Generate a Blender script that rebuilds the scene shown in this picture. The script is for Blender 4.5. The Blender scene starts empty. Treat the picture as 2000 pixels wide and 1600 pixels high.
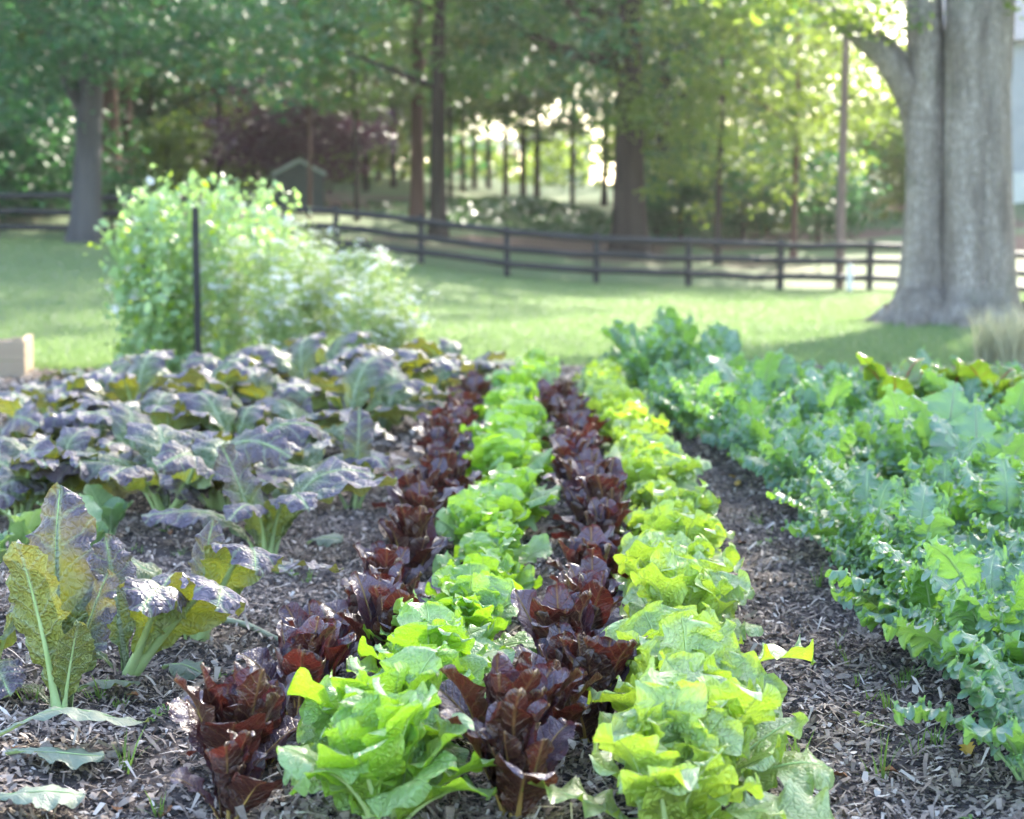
import bpy, math, random
import numpy as np
from mathutils import Vector, Matrix, Euler

# ------------------------------------------------------------------ camera, world, sun, exposure
S = bpy.context.scene
COL = S.collection
R = math.radians
CAMZ = 1.2
FPX = 3300.0
PITCH = math.atan(340 / FPX)
cam_d = bpy.data.cameras.new('camera')
cam = bpy.data.objects.new('camera', cam_d)
COL.objects.link(cam)
cam.location = (0, 0, CAMZ)
cam.rotation_euler = (R(90) - PITCH, 0, 0)
cam_d.sensor_width = 36
cam_d.lens = FPX / 2000 * 36
cam_d.clip_start = 0.05
cam_d.clip_end = 1500
cam_d.dof.use_dof = True
cam_d.dof.focus_distance = 4.1
cam_d.dof.aperture_fstop = 3.3
S.camera = cam

SUN_AZ = 23.0      # degrees to the right of the view direction (+Y)
SUN_EL = 31.0
W = bpy.data.worlds.new('World'); S.world = W; W.use_nodes = True
wt = W.node_tree
bg = wt.nodes['Background']
sky = wt.nodes.new('ShaderNodeTexSky'); sky.sky_type = 'NISHITA'; sky.sun_disc = False
sky.sun_elevation = R(SUN_EL); sky.sun_rotation = R(SUN_AZ)
sky.air_density = 1.0; sky.dust_density = 2.0; sky.ozone_density = 1.0
wt.links.new(sky.outputs[0], bg.inputs[0])
bg.inputs[1].default_value = 0.15
sun_d = bpy.data.lights.new('sun', 'SUN'); sun_d.energy = 3.0; sun_d.angle = R(0.5); sun_d.color = (1, .93, .80)
sun = bpy.data.objects.new('sun', sun_d); COL.objects.link(sun)
sdir = Vector((math.sin(R(SUN_AZ)) * math.cos(R(SUN_EL)), math.cos(R(SUN_AZ)) * math.cos(R(SUN_EL)), math.sin(R(SUN_EL))))
sun.rotation_euler = sdir.to_track_quat('Z', 'Y').to_euler()
S.view_settings.view_transform = 'Standard'; S.view_settings.look = 'None'
S.view_settings.gamma = 1.0; S.view_settings.use_curve_mapping = False
S.view_settings.exposure = 2.85
S.render.engine = 'CYCLES'
S.cycles.use_denoising = True
S.cycles.adaptive_threshold = .02
S.cycles.max_bounces = 6
S.cycles.diffuse_bounces = 4; S.cycles.transmission_bounces = 4; S.cycles.glossy_bounces = 2
S.cycles.caustics_reflective = False; S.cycles.caustics_refractive = False
S.cycles.sample_clamp_indirect = 6.0

HAZE = .00035
S.cycles.volume_bounces = 0; S.cycles.volume_step_rate = 4
# ------------------------------------------------------------------ helpers
rng = random.Random(7)
nr = np.random.default_rng(11)

def ray(px, py):
    cx = (px - 1000) / FPX; cy = (800 - py) / FPX
    c, s = math.cos(PITCH), math.sin(PITCH)
    return Vector((cx, c + cy * s, -s + cy * c))
def on_plane(px, py, z=0.0):
    d = ray(px, py); t = (z - CAMZ) / d.z
    return Vector((d.x * t, d.y * t, z))
def at_depth(px, py, Y):
    d = ray(px, py); t = Y / d.y
    return Vector((d.x * t, Y, CAMZ + d.z * t))
def sstep(a, b, x):
    t = np.clip((x - a) / (b - a), 0, 1); return t * t * (3 - 2 * t)

FX = [-25, -12.1, -9.3, -5.4, -3.6, -2.0, -1.2, -.1, 2.0, 4.2, 6.4, 8.5, 12.9, 30]
FH = [1.5, 1.08, 1.05, .78, .66, .47, .33, .21, .05, -.02, -.1, -.1, -.2, .3]
def H(x, y):
    a = np.interp(x, FX, FH)
    h = a * sstep(16, 40, y)
    h = h + np.clip(y - 41, 0, 10) * .10 + np.clip(y - 51, 0, 75) * .055
    h = h + np.clip(y - 41, 0, 60) * np.clip(x - 9, 0, 14) * .006
    return h

def sinnoise(seed, n=7, lo=1.0, hi=6.0):
    g = np.random.default_rng(seed)
    k = g.normal(size=(n, 3)); k = k / np.linalg.norm(k, axis=1)[:, None] * g.uniform(lo, hi, n)[:, None]
    p = g.uniform(0, 6.28, n)
    def f(x, y, z=0.0):
        o = 0
        for i in range(n): o = o + np.sin(k[i, 0] * x + k[i, 1] * y + k[i, 2] * z + p[i])
        return o / n ** .5 * .7
    return f

def mesh_np(name, V, F, mats, uv=None, mi=None, smooth=True):
    """V (n,3); F list of arrays of shape (m,k)"""
    me = bpy.data.meshes.new(name)
    V = np.asarray(V, np.float32)
    fl = [np.asarray(f, np.int32) for f in (F if isinstance(F, list) else [F])]
    nl = sum(f.size for f in fl); npoly = sum(len(f) for f in fl)
    me.vertices.add(len(V)); me.vertices.foreach_set('co', V.ravel())
    me.loops.add(nl); me.polygons.add(npoly)
    li = np.concatenate([f.ravel() for f in fl])
    tot = np.concatenate([np.full(len(f), f.shape[1], np.int32) for f in fl])
    st = np.concatenate([[0], np.cumsum(tot)[:-1]]).astype(np.int32)
    me.loops.foreach_set('vertex_index', li)
    me.polygons.foreach_set('loop_start', st)
    if mi is not None: me.polygons.foreach_set('material_index', np.asarray(mi, np.int32))
    me.polygons.foreach_set('use_smooth', np.full(npoly, smooth, bool))
    if uv is not None:
        l = me.uv_layers.new(name='UVMap')
        l.data.foreach_set('uv', np.asarray(uv, np.float32)[li].ravel())
    for m in (mats if isinstance(mats, (list, tuple)) else [mats]): me.materials.append(m)
    me.update(calc_edges=True); me.validate()
    return me

def obj(name, me, parent=None, loc=(0, 0, 0), rot=(0, 0, 0), scale=1.0):
    o = bpy.data.objects.new(name, me); COL.objects.link(o)
    o.location = loc; o.rotation_euler = rot
    o.scale = (scale,) * 3 if not hasattr(scale, '__len__') else scale
    if parent: o.parent = parent
    return o
def tag(o, label, cat, group=None):
    o['label'] = label; o['category'] = cat
    if group: o['group'] = group
    return o
def thing(name, label, cat, loc=(0, 0, 0), rz=0.0, group=None):
    o = bpy.data.objects.new(name, None); COL.objects.link(o); o.empty_display_size = .1
    o.location = loc; o.rotation_euler = (0, 0, rz)
    return tag(o, label, cat, group)
def kind(o, k): o['kind'] = k; return o

class MB:
    """collects verts / faces"""
    def __init__(s): s.V = []; s.F = []; s.n = 0; s.M = []
    def add(s, V, F, m=0):
        V = np.asarray(V, float); F = np.asarray(F, int)
        s.V.append(V); s.F.append(F + s.n); s.n += len(V); s.M.append(np.full(len(F), m))
    def box(s, c, d, rz=0.0, m=0, rot=None):
        x, y, z = [k / 2 for k in d]
        V = np.array([[i * x, j * y, k * z] for i in (-1, 1) for j in (-1, 1) for k in (-1, 1)])
        if rot is not None: V = V @ np.array(rot).T
        elif rz: V = V @ np.array(Matrix.Rotation(rz, 3, 'Z')).T
        F = [[0, 1, 3, 2], [4, 6, 7, 5], [0, 4, 5, 1], [2, 3, 7, 6], [0, 2, 6, 4], [1, 5, 7, 3]]
        s.add(V + np.array(c), F, m)
    def tube(s, P, rad, n=8, m=0, cap=True, mod=None):
        P = np.asarray(P, float); rad = np.asarray(rad, float); k = len(P)
        T = np.gradient(P, axis=0); T /= np.linalg.norm(T, axis=1)[:, None] + 1e-9
        up = np.array([0, 0, 1.]) if abs(T[0, 2]) < .9 else np.array([0, 1., 0])
        a = np.linspace(0, 2 * np.pi, n, endpoint=False); rows = []
        for i in range(k):
            x = np.cross(up, T[i]); x /= np.linalg.norm(x) + 1e-9; y = np.cross(T[i], x); up = y if abs(T[0, 2]) < .9 else up
            r = rad[i] * (mod(i / (k - 1), a) if mod else 1.0)
            rows.append(P[i] + np.outer(np.cos(a) * r, x) + np.outer(np.sin(a) * r, y))
        V = np.concatenate(rows)
        i, j = np.meshgrid(np.arange(k - 1), np.arange(n), indexing='ij'); j2 = (j + 1) % n
        F = np.stack([i * n + j, i * n + j2, (i + 1) * n + j2, (i + 1) * n + j], -1).reshape(-1, 4)
        s.add(V, F, m)
        if cap:
            V2 = np.concatenate([rows[-1], [P[-1] + T[-1] * rad[-1] * .3]])
            s.add(V2, [[q, (q + 1) % n, n, n] for q in range(n)], m)
    def mesh(s, name, mats, smooth=True):
        V = np.concatenate(s.V); F = np.concatenate(s.F); M = np.concatenate(s.M)
        tri = F[:, 2] == F[:, 3]
        return mesh_np(name, V, [F[~tri], F[tri][:, :3]] if tri.any() else [F], mats, mi=np.concatenate([M[~tri], M[tri]]), smooth=smooth)

def spline(pts, n):
    pts = np.asarray(pts, float); k = len(pts); out = []
    t = np.linspace(0, k - 1, n)
    for q in t:
        i = min(int(q), k - 2); f = q - i
        p0 = pts[max(i - 1, 0)]; p1 = pts[i]; p2 = pts[i + 1]; p3 = pts[min(i + 2, k - 1)]
        out.append(.5 * (2 * p1 + (p2 - p0) * f + (2 * p0 - 5 * p1 + 4 * p2 - p3) * f * f + (3 * p1 - p0 - 3 * p2 + p3) * f ** 3))
    return np.array(out)

# ------------------------------------------------------------------ materials
def nmat(name):
    m = bpy.data.materials.new(name); m.use_nodes = True; m.node_tree.nodes.clear(); return m, m.node_tree
def nd(nt, t, ins=None, **at):
    n = nt.nodes.new('ShaderNode' + t)
    for k, v in at.items(): setattr(n, k, v)
    for k, v in (ins or {}).items():
        s = n.inputs[k]
        if isinstance(v, bpy.types.NodeSocket): nt.links.new(v, s)
        else: s.default_value = (*v, 1.0) if (hasattr(v, '__len__') and len(v) == 3 and s.type == 'RGBA') else v
    return n
def math_(nt, op, a, b=None, c=None, clamp=False):
    n = nd(nt, 'Math', operation=op); n.use_clamp = clamp
    for i, v in enumerate((a, b, c)):
        if v is None: continue
        if isinstance(v, bpy.types.NodeSocket): nt.links.new(v, n.inputs[i])
        else: n.inputs[i].default_value = v
    return n.outputs[0]
def mixc(nt, f, a, b, blend='MIX'):
    n = nd(nt, 'Mix', data_type='RGBA', blend_type=blend)
    for i, v in ((0, f), (6, a), (7, b)):
        if isinstance(v, bpy.types.NodeSocket): nt.links.new(v, n.inputs[i])
        else: n.inputs[i].default_value = (*v, 1.0) if hasattr(v, '__len__') else v
    return n.outputs[2]
def mrange(nt, v, a, b, c=0.0, d=1.0, smooth=False):
    n = nd(nt, 'MapRange', {0: v, 1: a, 2: b, 3: c, 4: d}); n.interpolation_type = 'SMOOTHSTEP' if smooth else 'LINEAR'
    return n.outputs[0]
def noise(nt, scale, detail=3, vec=None, rough=.55):
    ins = {'Scale': scale, 'Detail': detail, 'Roughness': rough}
    if vec is not None: ins['Vector'] = vec
    return nd(nt, 'TexNoise', ins)
def out(nt, sh): o = nt.nodes.new('ShaderNodeOutputMaterial'); nt.links.new(sh, o.inputs[0])

def leafmat(name, top1, top2, und1, und2, vein, vveins, trans, tfac=.45, rough=.4, N=16, k=.55, net=0.0,
            netamt=0.0, bump=.3, topveg=None, spec=.5, bfreq=60, edge=None, sheen=0.0, coat=.0, crough=.3, puff=0.0):
    """two-sided leaf: upper and lower face are coloured separately, veins follow the leaf's UV"""
    m, nt = nmat(name)
    uv = nd(nt, 'UVMap'); sp = nd(nt, 'SeparateXYZ', {0: uv.outputs[0]})
    s, y = sp.outputs[0], sp.outputs[1]; ay = math_(nt, 'ABSOLUTE', y)
    oi = nd(nt, 'ObjectInfo').outputs['Random']
    off = nd(nt, 'CombineXYZ', {0: oi, 1: math_(nt, 'MULTIPLY', oi, 7.3), 2: oi})
    vec = nd(nt, 'VectorMath', {0: uv.outputs[0], 1: off.outputs[0]}, operation='ADD').outputs[0]
    n1 = noise(nt, 9, 3, vec).outputs[0]; n2 = noise(nt, bfreq, 3, vec).outputs[0]
    ph = math_(nt, 'MULTIPLY', math_(nt, 'SUBTRACT', s, math_(nt, 'MULTIPLY', ay, k)), N)
    ph = math_(nt, 'ADD', ph, math_(nt, 'MULTIPLY', n1, .9))
    d = math_(nt, 'PINGPONG', ph, .5)
    lat = mrange(nt, d, 0.0, .11, 1, 0)
    lat = math_(nt, 'MULTIPLY', lat, mrange(nt, ay, .0, .30, 1, .35))
    mid = mrange(nt, ay, .006, .022, 1, 0, True)
    vm = math_(nt, 'MAXIMUM', lat, mid)
    if net:
        vo = nd(nt, 'TexVoronoi', {'Vector': vec, 'Scale': net}, feature='DISTANCE_TO_EDGE').outputs[0]
        nm = mrange(nt, vo, 0, .09, 1, 0)
        vm = math_(nt, 'MAXIMUM', vm, math_(nt, 'MULTIPLY', nm, netamt))
    f = mrange(nt, math_(nt, 'ADD', n1, math_(nt, 'MULTIPLY', math_(nt, 'SUBTRACT', oi, .5), .5)), .3, .7, 0, 1)
    top = mixc(nt, f, top1, top2)
    if topveg is not None:   # greener towards the leaf's foot and midrib
        g = math_(nt, 'ADD', math_(nt, 'MULTIPLY', s, 1.2), math_(nt, 'MULTIPLY', ay, 2.2))
        g = math_(nt, 'ADD', g, math_(nt, 'MULTIPLY', math_(nt, 'SUBTRACT', n1, .5), .6))
        pig = mrange(nt, g, .55, 1.15, 0, 1, True); top = mixc(nt, pig, topveg, top)
    if edge is not None:
        top = mixc(nt, mrange(nt, ay, .10, .21, 0, .8, True), top, edge)
    top = mixc(nt, math_(nt, 'MULTIPLY', vm, vveins), top, vein)
    und = mixc(nt, f, und1, und2)
    und = mixc(nt, math_(nt, 'MULTIPLY', vm, min(1, vveins * 1.2)), und, vein)
    bf = nd(nt, 'NewGeometry').outputs['Backfacing']
    col = mixc(nt, bf, top, und)
    hgt = math_(nt, 'ADD', math_(nt, 'MULTIPLY', n2, .6), math_(nt, 'MULTIPLY', vm, -.7))
    if net and puff: hgt = math_(nt, 'ADD', hgt, math_(nt, 'MULTIPLY', mrange(nt, vo, 0, .35, 0, 1, True), puff))
    bp = nd(nt, 'Bump', {'Strength': bump, 'Distance': .006, 'Height': hgt})
    p = nd(nt, 'BsdfPrincipled', {'Base Color': col, 'Coat Weight': coat, 'Coat Roughness': crough, 'Roughness': rough, 'Specular IOR Level': spec, 'Normal': bp.outputs[0]})
    if sheen: p.inputs['Sheen Weight'].default_value = sheen; p.inputs['Sheen Roughness'].default_value = .4
    tc = mixc(nt, math_(nt, 'MULTIPLY', vm, .6), mixc(nt, f, trans, tuple(c * .8 for c in trans)), tuple(c * .55 for c in trans))
    if topveg is not None: tc = mixc(nt, math_(nt, 'MULTIPLY', pig, .4), tc, (.16, .07, .09))
    t = nd(nt, 'BsdfTranslucent', {'Color': tc})
    mx = nd(nt, 'MixShader', {0: tfac, 1: p.outputs[0], 2: t.outputs[0]})
    out(nt, mx.outputs[0]); return m

def plain(name, c1, c2, scale=8, rough=.7, bump=.3, bscale=30, dist=.01, stretch=None, spec=.3, tfac=0, trans=(0, 0, 0), islands=False, coords='Object', metal=0.0, c3=None):
    m, nt = nmat(name)
    tc = nd(nt, 'TexCoord').outputs[coords]
    if stretch is not None: tc = nd(nt, 'Mapping', {0: tc, 3: stretch}).outputs[0]
    f = noise(nt, scale, 4, tc).outputs[0]; f = mrange(nt, f, .32, .68)
    if islands:
        isl = nd(nt, 'NewGeometry').outputs['Random Per Island']
        f = math_(nt, 'ADD', math_(nt, 'MULTIPLY', f, .45), math_(nt, 'MULTIPLY', isl, .55))
    col = mixc(nt, f, c1, c2)
    if c3 is not None and islands:
        col = mixc(nt, mrange(nt, math_(nt, 'FRACT', math_(nt, 'MULTIPLY', isl, 17.3)), .80, .92), col, c3)
    h = noise(nt, bscale, 5, tc).outputs[0]
    bp = nd(nt, 'Bump', {'Strength': bump, 'Distance': dist, 'Height': h})
    p = nd(nt, 'BsdfPrincipled', {'Base Color': col, 'Roughness': rough, 'Specular IOR Level': spec, 'Normal': bp.outputs[0], 'Metallic': metal})
    sh = p.outputs[0]
    if tfac:
        tcol = mixc(nt, f, trans, tuple(c * .7 for c in trans))
        sh = nd(nt, 'MixShader', {0: tfac, 1: sh, 2: nd(nt, 'BsdfTranslucent', {'Color': tcol}).outputs[0]}).outputs[0]
    out(nt, sh); return m

M = {}
M['lettuce'] = leafmat('lettuce_leaf', (.30, .47, .17), (.38, .54, .23), (.30, .50, .06), (.38, .58, .07), (.55, .70, .28), .3,  # upper face paled to mint: sky sheen painted into the colour
                       (.46, .80, .03), .40, .36, N=8, k=.7, net=26, netamt=.15, bump=.8, bfreq=22, coat=.7, crough=.28, puff=.8)
M['lime'] = leafmat('lime_lettuce_leaf', (.40, .53, .23), (.50, .61, .29), (.44, .58, .10), (.50, .64, .10), (.64, .76, .38), .3,  # upper face paler still, white sky highlight put into its colour
                    (.60, .84, .05), .40, .36, N=8, k=.7, net=24, netamt=.15, bump=.9, bfreq=22, coat=.7, crough=.28, puff=.9)
M['lettuce_rib'] = plain('lettuce_rib', (.46, .62, .22), (.56, .70, .32), 10, .4, .1)
M['red'] = leafmat('red_lettuce_leaf', (.070, .045, .070), (.110, .070, .095), (.046, .016, .016), (.080, .030, .02), (.32, .17, .07), .65,  # lavender tint of the upper face is painted-in sky sheen
                   (.13, .022, .014), .24, .32, N=11, k=.8, net=30, netamt=.10, bump=.7, spec=.6, bfreq=26, coat=.5, crough=.3, puff=.3)
M['red_rib'] = plain('red_lettuce_rib', (.30, .26, .06), (.34, .16, .07), 10, .4, .1)
M['mustard'] = leafmat('mustard_leaf', (.085, .060, .102), (.13, .098, .150), (.25, .34, .13), (.30, .32, .06), (.42, .48, .28), .62,
                       (.36, .40, .015), .22, .42, N=8, k=.75, net=34, netamt=.10, bump=1.0, topveg=(.10, .16, .05), bfreq=40, spec=.6, coat=.28, crough=.35, puff=1.0)
M['mustard_rib'] = plain('mustard_rib', (.36, .50, .17), (.46, .58, .27), 10, .38, .12)
M['collard'] = leafmat('collard_leaf', (.14, .25, .14), (.20, .31, .17), (.22, .36, .13), (.28, .42, .16), (.45, .56, .34), .6,
                       (.30, .48, .08), .28, .4, N=10, k=.7, net=24, netamt=.3, bump=.5, coat=.4)
M['kale'] = leafmat('kale_leaf', (.15, .25, .18), (.19, .30, .21), (.19, .34, .09), (.24, .40, .10), (.42, .56, .30), .5,
                    (.30, .60, .05), .36, .42, N=9, k=.7, net=30, netamt=.35, bump=.8, bfreq=40, edge=(.27, .38, .31), spec=.5, coat=.25, crough=.35)
M['kale_blue'] = leafmat('blue_kale_leaf', (.16, .26, .21), (.21, .32, .25), (.20, .36, .13), (.26, .42, .14), (.42, .54, .36), .45,
                         (.32, .62, .08), .38, .42, N=9, k=.7, net=30, netamt=.3, bump=.7, spec=.5, coat=.25, crough=.4)
M['kale_rib'] = plain('kale_rib', (.34, .50, .20), (.42, .56, .30), 10, .42, .1)
M['kale_rib_purple'] = plain('kale_rib_purple', (.16, .10, .12), (.24, .20, .18), 10, .42, .1)
M['chard'] = leafmat('chard_leaf', (.07, .16, .03), (.11, .21, .04), (.18, .28, .04), (.24, .32, .05), (.42, .10, .05), .5,
                     (.36, .56, .03), .36, .25, N=9, k=.7, net=16, netamt=.3, bump=.9, spec=.7, coat=.6, crough=.2)
M['chard_rib'] = plain('chard_rib', (.38, .012, .035), (.48, .02, .06), 10, .3, .1)
M['fallen'] = leafmat('fallen_leaf', (.16, .20, .15), (.21, .25, .18), (.26, .31, .10), (.34, .36, .14), (.38, .42, .28), .4,
                      (.45, .52, .05), .2, .5, N=9, k=.75, net=26, netamt=.3, bump=.5)
M['dry'] = plain('dry_leaf', (.22, .18, .15), (.36, .30, .26), 20, .75, .5, 60, .004)
M['dry2'] = plain('dry_leaf_rust', (.22, .085, .04), (.36, .17, .07), 20, .7, .5, 60, .004)
M['dry3'] = plain('dry_leaf_yellow', (.52, .32, .05), (.6, .40, .08), 20, .6, .4, 60, .004, tfac=.3, trans=(.7, .4, .04))
M['soil'] = plain('garden_soil', (.045, .036, .034), (.13, .105, .098), 14, .92, 1.0, 60, .02, spec=.2)
M['chip'] = plain('mulch_chip', (.12, .087, .068), (.37, .295, .245), 40, .75, .6, 110, .004, islands=True, stretch=(1, 1, 1), c3=(.58, .50, .44), spec=.45)
M['clod'] = plain('soil_clod', (.03, .025, .024), (.085, .07, .065), 40, .92, .9, 90, .006, islands=True)
M['weed'] = plain('weed_leaf', (.12, .22, .06), (.18, .30, .08), 12, .5, .2, tfac=.35, trans=(.36, .58, .08), islands=True)
M['blade'] = plain('grass_blade', (.14, .20, .09), (.21, .27, .13), .5, .5, .1, tfac=.35, trans=(.28, .42, .13), islands=True)
M['pea'] = plain('pea_leaf', (.22, .35, .18), (.34, .47, .27), 3, .42, .2, tfac=.38, trans=(.46, .70, .16), islands=True, spec=.6)
M['pea_y'] = plain('young_pea_leaf', (.25, .42, .05), (.36, .50, .06), 3, .4, .2, tfac=.45, trans=(.62, .80, .05), islands=True)
M['stem'] = plain('green_stem', (.20, .34, .10), (.30, .44, .16), 10, .5, .1)
M['petal'] = plain('white_petal', (.72, .72, .70), (.82, .82, .80), 10, .5, .05, tfac=.35, trans=(.8, .8, .75))
M['cil'] = plain('cilantro_leaf', (.30, .40, .17), (.44, .52, .26), 3, .5, .1, tfac=.4, trans=(.60, .76, .18), islands=True)
M['steel'] = plain('black_steel', (.012, .012, .013), (.03, .028, .028), 20, .5, .2)
M['wire'] = plain('galvanised_wire', (.25, .25, .26), (.35, .35, .36), 20, .4, .1, metal=.6)
M['bark'] = plain('oak_bark', (.20, .165, .145), (.43, .375, .335), 5.5, .9, 1.0, 9, .10, stretch=(1, 1, .22), spec=.15)
def bark_mat(name, c1, c2, c3):
    m, nt = nmat(name); tc = nd(nt, 'TexCoord').outputs['Object']
    st = nd(nt, 'Mapping', {0: tc, 3: (1, 1, .28)}).outputs[0]
    w = noise(nt, 6, 3, st); st2 = nd(nt, 'VectorMath', {0: st, 1: nd(nt, 'VectorMath', {0: w.outputs[1], 3: .12}, operation='SCALE').outputs[0]}, operation='ADD').outputs[0]
    vo = nd(nt, 'TexVoronoi', {'Vector': st2, 'Scale': 26.0}, feature='DISTANCE_TO_EDGE').outputs[0]
    cr = mrange(nt, vo, 0, .30, .35, 1, True)
    pl = mrange(nt, noise(nt, 5, 5, nd(nt, 'Mapping', {0: tc, 3: (1, 1, .14)}).outputs[0], .65).outputs[0], .36, .64)
    col = mixc(nt, cr, c1, mixc(nt, pl, c2, c3))
    col = mixc(nt, mrange(nt, noise(nt, 1.1, 4, tc).outputs[0], .56, .70, 0, .5), col, (.14, .16, .11))
    h = math_(nt, 'ADD', cr, math_(nt, 'MULTIPLY', noise(nt, 22, 5, tc).outputs[0], .5))
    bp = nd(nt, 'Bump', {'Strength': 1.0, 'Distance': .035, 'Height': h})
    out(nt, nd(nt, 'BsdfPrincipled', {'Base Color': col, 'Roughness': .9, 'Specular IOR Level': .15, 'Normal': bp.outputs[0]}).outputs[0]); return m
M['bark'] = bark_mat('furrowed_oak_bark', (.17, .14, .12), (.24, .20, .175), (.50, .435, .39))
M['bark_grey'] = plain('grey_bark', (.06, .057, .062), (.125, .115, .118), 2.2, .9, 1.0, 9, .05, stretch=(1, 1, .16), spec=.15)
M['bark_dark'] = plain('dark_bark', (.035, .027, .024), (.085, .065, .058), 2.5, .9, 1.0, 9, .05, stretch=(1, 1, .16), spec=.15)
M['bark_red'] = plain('reddish_bark', (.09, .05, .042), (.17, .10, .085), 2.5, .9, 1.0, 9, .05, stretch=(1, 1, .16), spec=.15)
M['leafA'] = plain('oak_foliage', (.050, .115, .050), (.090, .165, .065), .45, .5, .0, tfac=.40, trans=(.22, .42, .07), islands=True, spec=.5)
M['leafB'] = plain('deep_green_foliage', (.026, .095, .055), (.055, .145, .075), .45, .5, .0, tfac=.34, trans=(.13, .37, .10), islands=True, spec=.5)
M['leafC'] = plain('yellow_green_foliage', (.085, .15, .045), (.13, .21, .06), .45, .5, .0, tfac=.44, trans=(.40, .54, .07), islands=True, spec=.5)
M['leafP'] = plain('plum_foliage', (.060, .022, .045), (.12, .050, .085), .45, .45, .0, tfac=.18, trans=(.20, .04, .08), islands=True, spec=.5)
M['ivy'] = plain('ivy_leaf', (.035, .085, .045), (.07, .14, .07), .6, .45, .0, tfac=.25, trans=(.16, .32, .08), islands=True)
M['fence'] = plain('black_stained_wood', (.018, .018, .021), (.05, .048, .055), 5, .6, .5, 30, .006, stretch=(.2, 1, 1))
M['pole'] = plain('pole_wood', (.16, .11, .095), (.24, .17, .15), 3, .8, .5, 12, .01, stretch=(1, 1, .1))
M['plank'] = plain('bed_plank', (.30, .22, .15), (.40, .31, .22), 3, .75, .4, 20, .005, stretch=(.2, 1, 1))
M['shed'] = plain('shed_board', (.075, .09, .095), (.10, .115, .115), 3, .75, .4, 14)
M['trim'] = plain('shed_trim', (.30, .35, .34), (.38, .42, .40), 5, .7, .2)
M['roof'] = plain('shed_roof', (.15, .17, .18), (.24, .26, .27), 6, .85, .5)
M['white'] = plain('white_paint', (.72, .72, .70), (.80, .80, .78), 4, .5, .1)
M['siding'] = plain('grey_siding', (.42, .43, .46), (.50, .51, .53), 3, .7, .2)
M['brick'] = plain('brick_wall', (.28, .11, .085), (.38, .16, .12), 6, .85, .4)
M['bluewall'] = plain('blue_siding', (.38, .44, .55), (.46, .52, .62), 3, .7, .2)
M['glass'] = plain('window_glass', (.02, .025, .03), (.03, .035, .04), 3, .08, .0, spec=.8)
M['shrub'] = plain('pale_shrub', (.44, .42, .28), (.58, .54, .40), 3, .6, .1, tfac=.35, trans=(.66, .62, .32), islands=True)

# ground: lawn with leaf litter under the trees
def ground_mat():
    m, nt = nmat('lawn')
    tc = nd(nt, 'TexCoord').outputs['Object']
    a = mrange(nt, noise(nt, .35, 4, tc).outputs[0], .35, .65); b = noise(nt, 9, 5, tc).outputs[0]
    g = mixc(nt, a, (.120, .170, .085), (.180, .225, .115))
    g = mixc(nt, mrange(nt, b, .35, .7), g, (.17, .215, .105))
    sp = nd(nt, 'SeparateXYZ', {0: tc})
    lit = math_(nt, 'MULTIPLY', mrange(nt, sp.outputs[1], 43, 47, 0, 1, True), mrange(nt, noise(nt, .16, 4, tc).outputs[0], .46, .54, 0, 1, True))
    lit = math_(nt, 'MULTIPLY', lit, mrange(nt, sp.outputs[1], 68, 78, 1, 0, True))
    g = mixc(nt, lit, g, mixc(nt, b, (.13, .075, .055), (.22, .15, .12)))
    bp = nd(nt, 'Bump', {'Strength': .8, 'Distance': .05, 'Height': noise(nt, 25, 5, tc).outputs[0]})
    p = nd(nt, 'BsdfPrincipled', {'Base Color': g, 'Roughness': .85, 'Specular IOR Level': .2, 'Normal': bp.outputs[0]})
    out(nt, p.outputs[0]); return m
M['lawn'] = ground_mat()

# ------------------------------------------------------------------ ground
gx = np.concatenate([np.linspace(-400, -60, 12), np.linspace(-55, 55, 90), np.linspace(60, 400, 12)])
gy = np.concatenate([np.linspace(-60, 0, 8), np.linspace(2, 140, 110), np.linspace(150, 700, 14)])
X, Y = np.meshgrid(gx, gy, indexing='ij')
Z = H(X, Y)
ii, jj = np.meshgrid(np.arange(len(gx) - 1), np.arange(len(gy) - 1), indexing='ij')
q = ii * len(gy) + jj
F = np.stack([q, q + len(gy), q + len(gy) + 1, q + 1], -1).reshape(-1, 4)
kind(obj('lawn', mesh_np('lawn', np.stack([X, Y, Z], -1).reshape(-1, 3), F, M['lawn'])), 'structure')

# garden soil: a raised, uneven sheet with gentle row mounds
ROWS = {'RL': [(455, 1640), (530, 1490), (665, 1350), (770, 1210), (835, 1085), (868, 960), (903, 860), (930, 795)],
        'GL': [(735, 1650), (770, 1500), (855, 1390), (915, 1280), (965, 1140), (990, 1000), (1003, 880), (1018, 800), (1040, 745)],
        'RR': [(985, 1650), (1085, 1470), (1140, 1320), (1168, 1190), (1158, 1080), (1135, 970), (1112, 880), (1098, 825)],
        'GR': [(1370, 1670), (1335, 1470), (1330, 1310), (1315, 1160), (1280, 1020), (1235, 900), (1200, 820), (1165, 765)]}
bump1 = sinnoise(3, 9, 2, 9); bump2 = sinnoise(4, 12, 12, 45)
def GZ(x, y):
    x = np.asarray(x, float); y = np.asarray(y, float)
    z = .02 + .018 * bump1(x, y) + .007 * bump2(x, y)
    c = .06 * y / 8.0
    z = z + .035 * np.exp(-((x - .05 - c) / .62) ** 4)                    # lettuce bed
    z = z + .045 * np.exp(-((x + 1.35 + .02 * y) / .38) ** 4)             # mustard ridge
    z = z + .030 * sstep(.95, 1.3, x)
    return z
sx = np.linspace(-5.2, 5.6, 300); sy = np.concatenate([np.linspace(2.2, 9, 260), np.linspace(9.05, 15.0, 90)])
X, Y = np.meshgrid(sx, sy, indexing='ij'); Z = GZ(X, Y)
edge = np.minimum(np.minimum(X - sx[0], sx[-1] - X) * 5, (15.0 + .25 * np.sin(X * 3) - Y) * 4)
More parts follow.
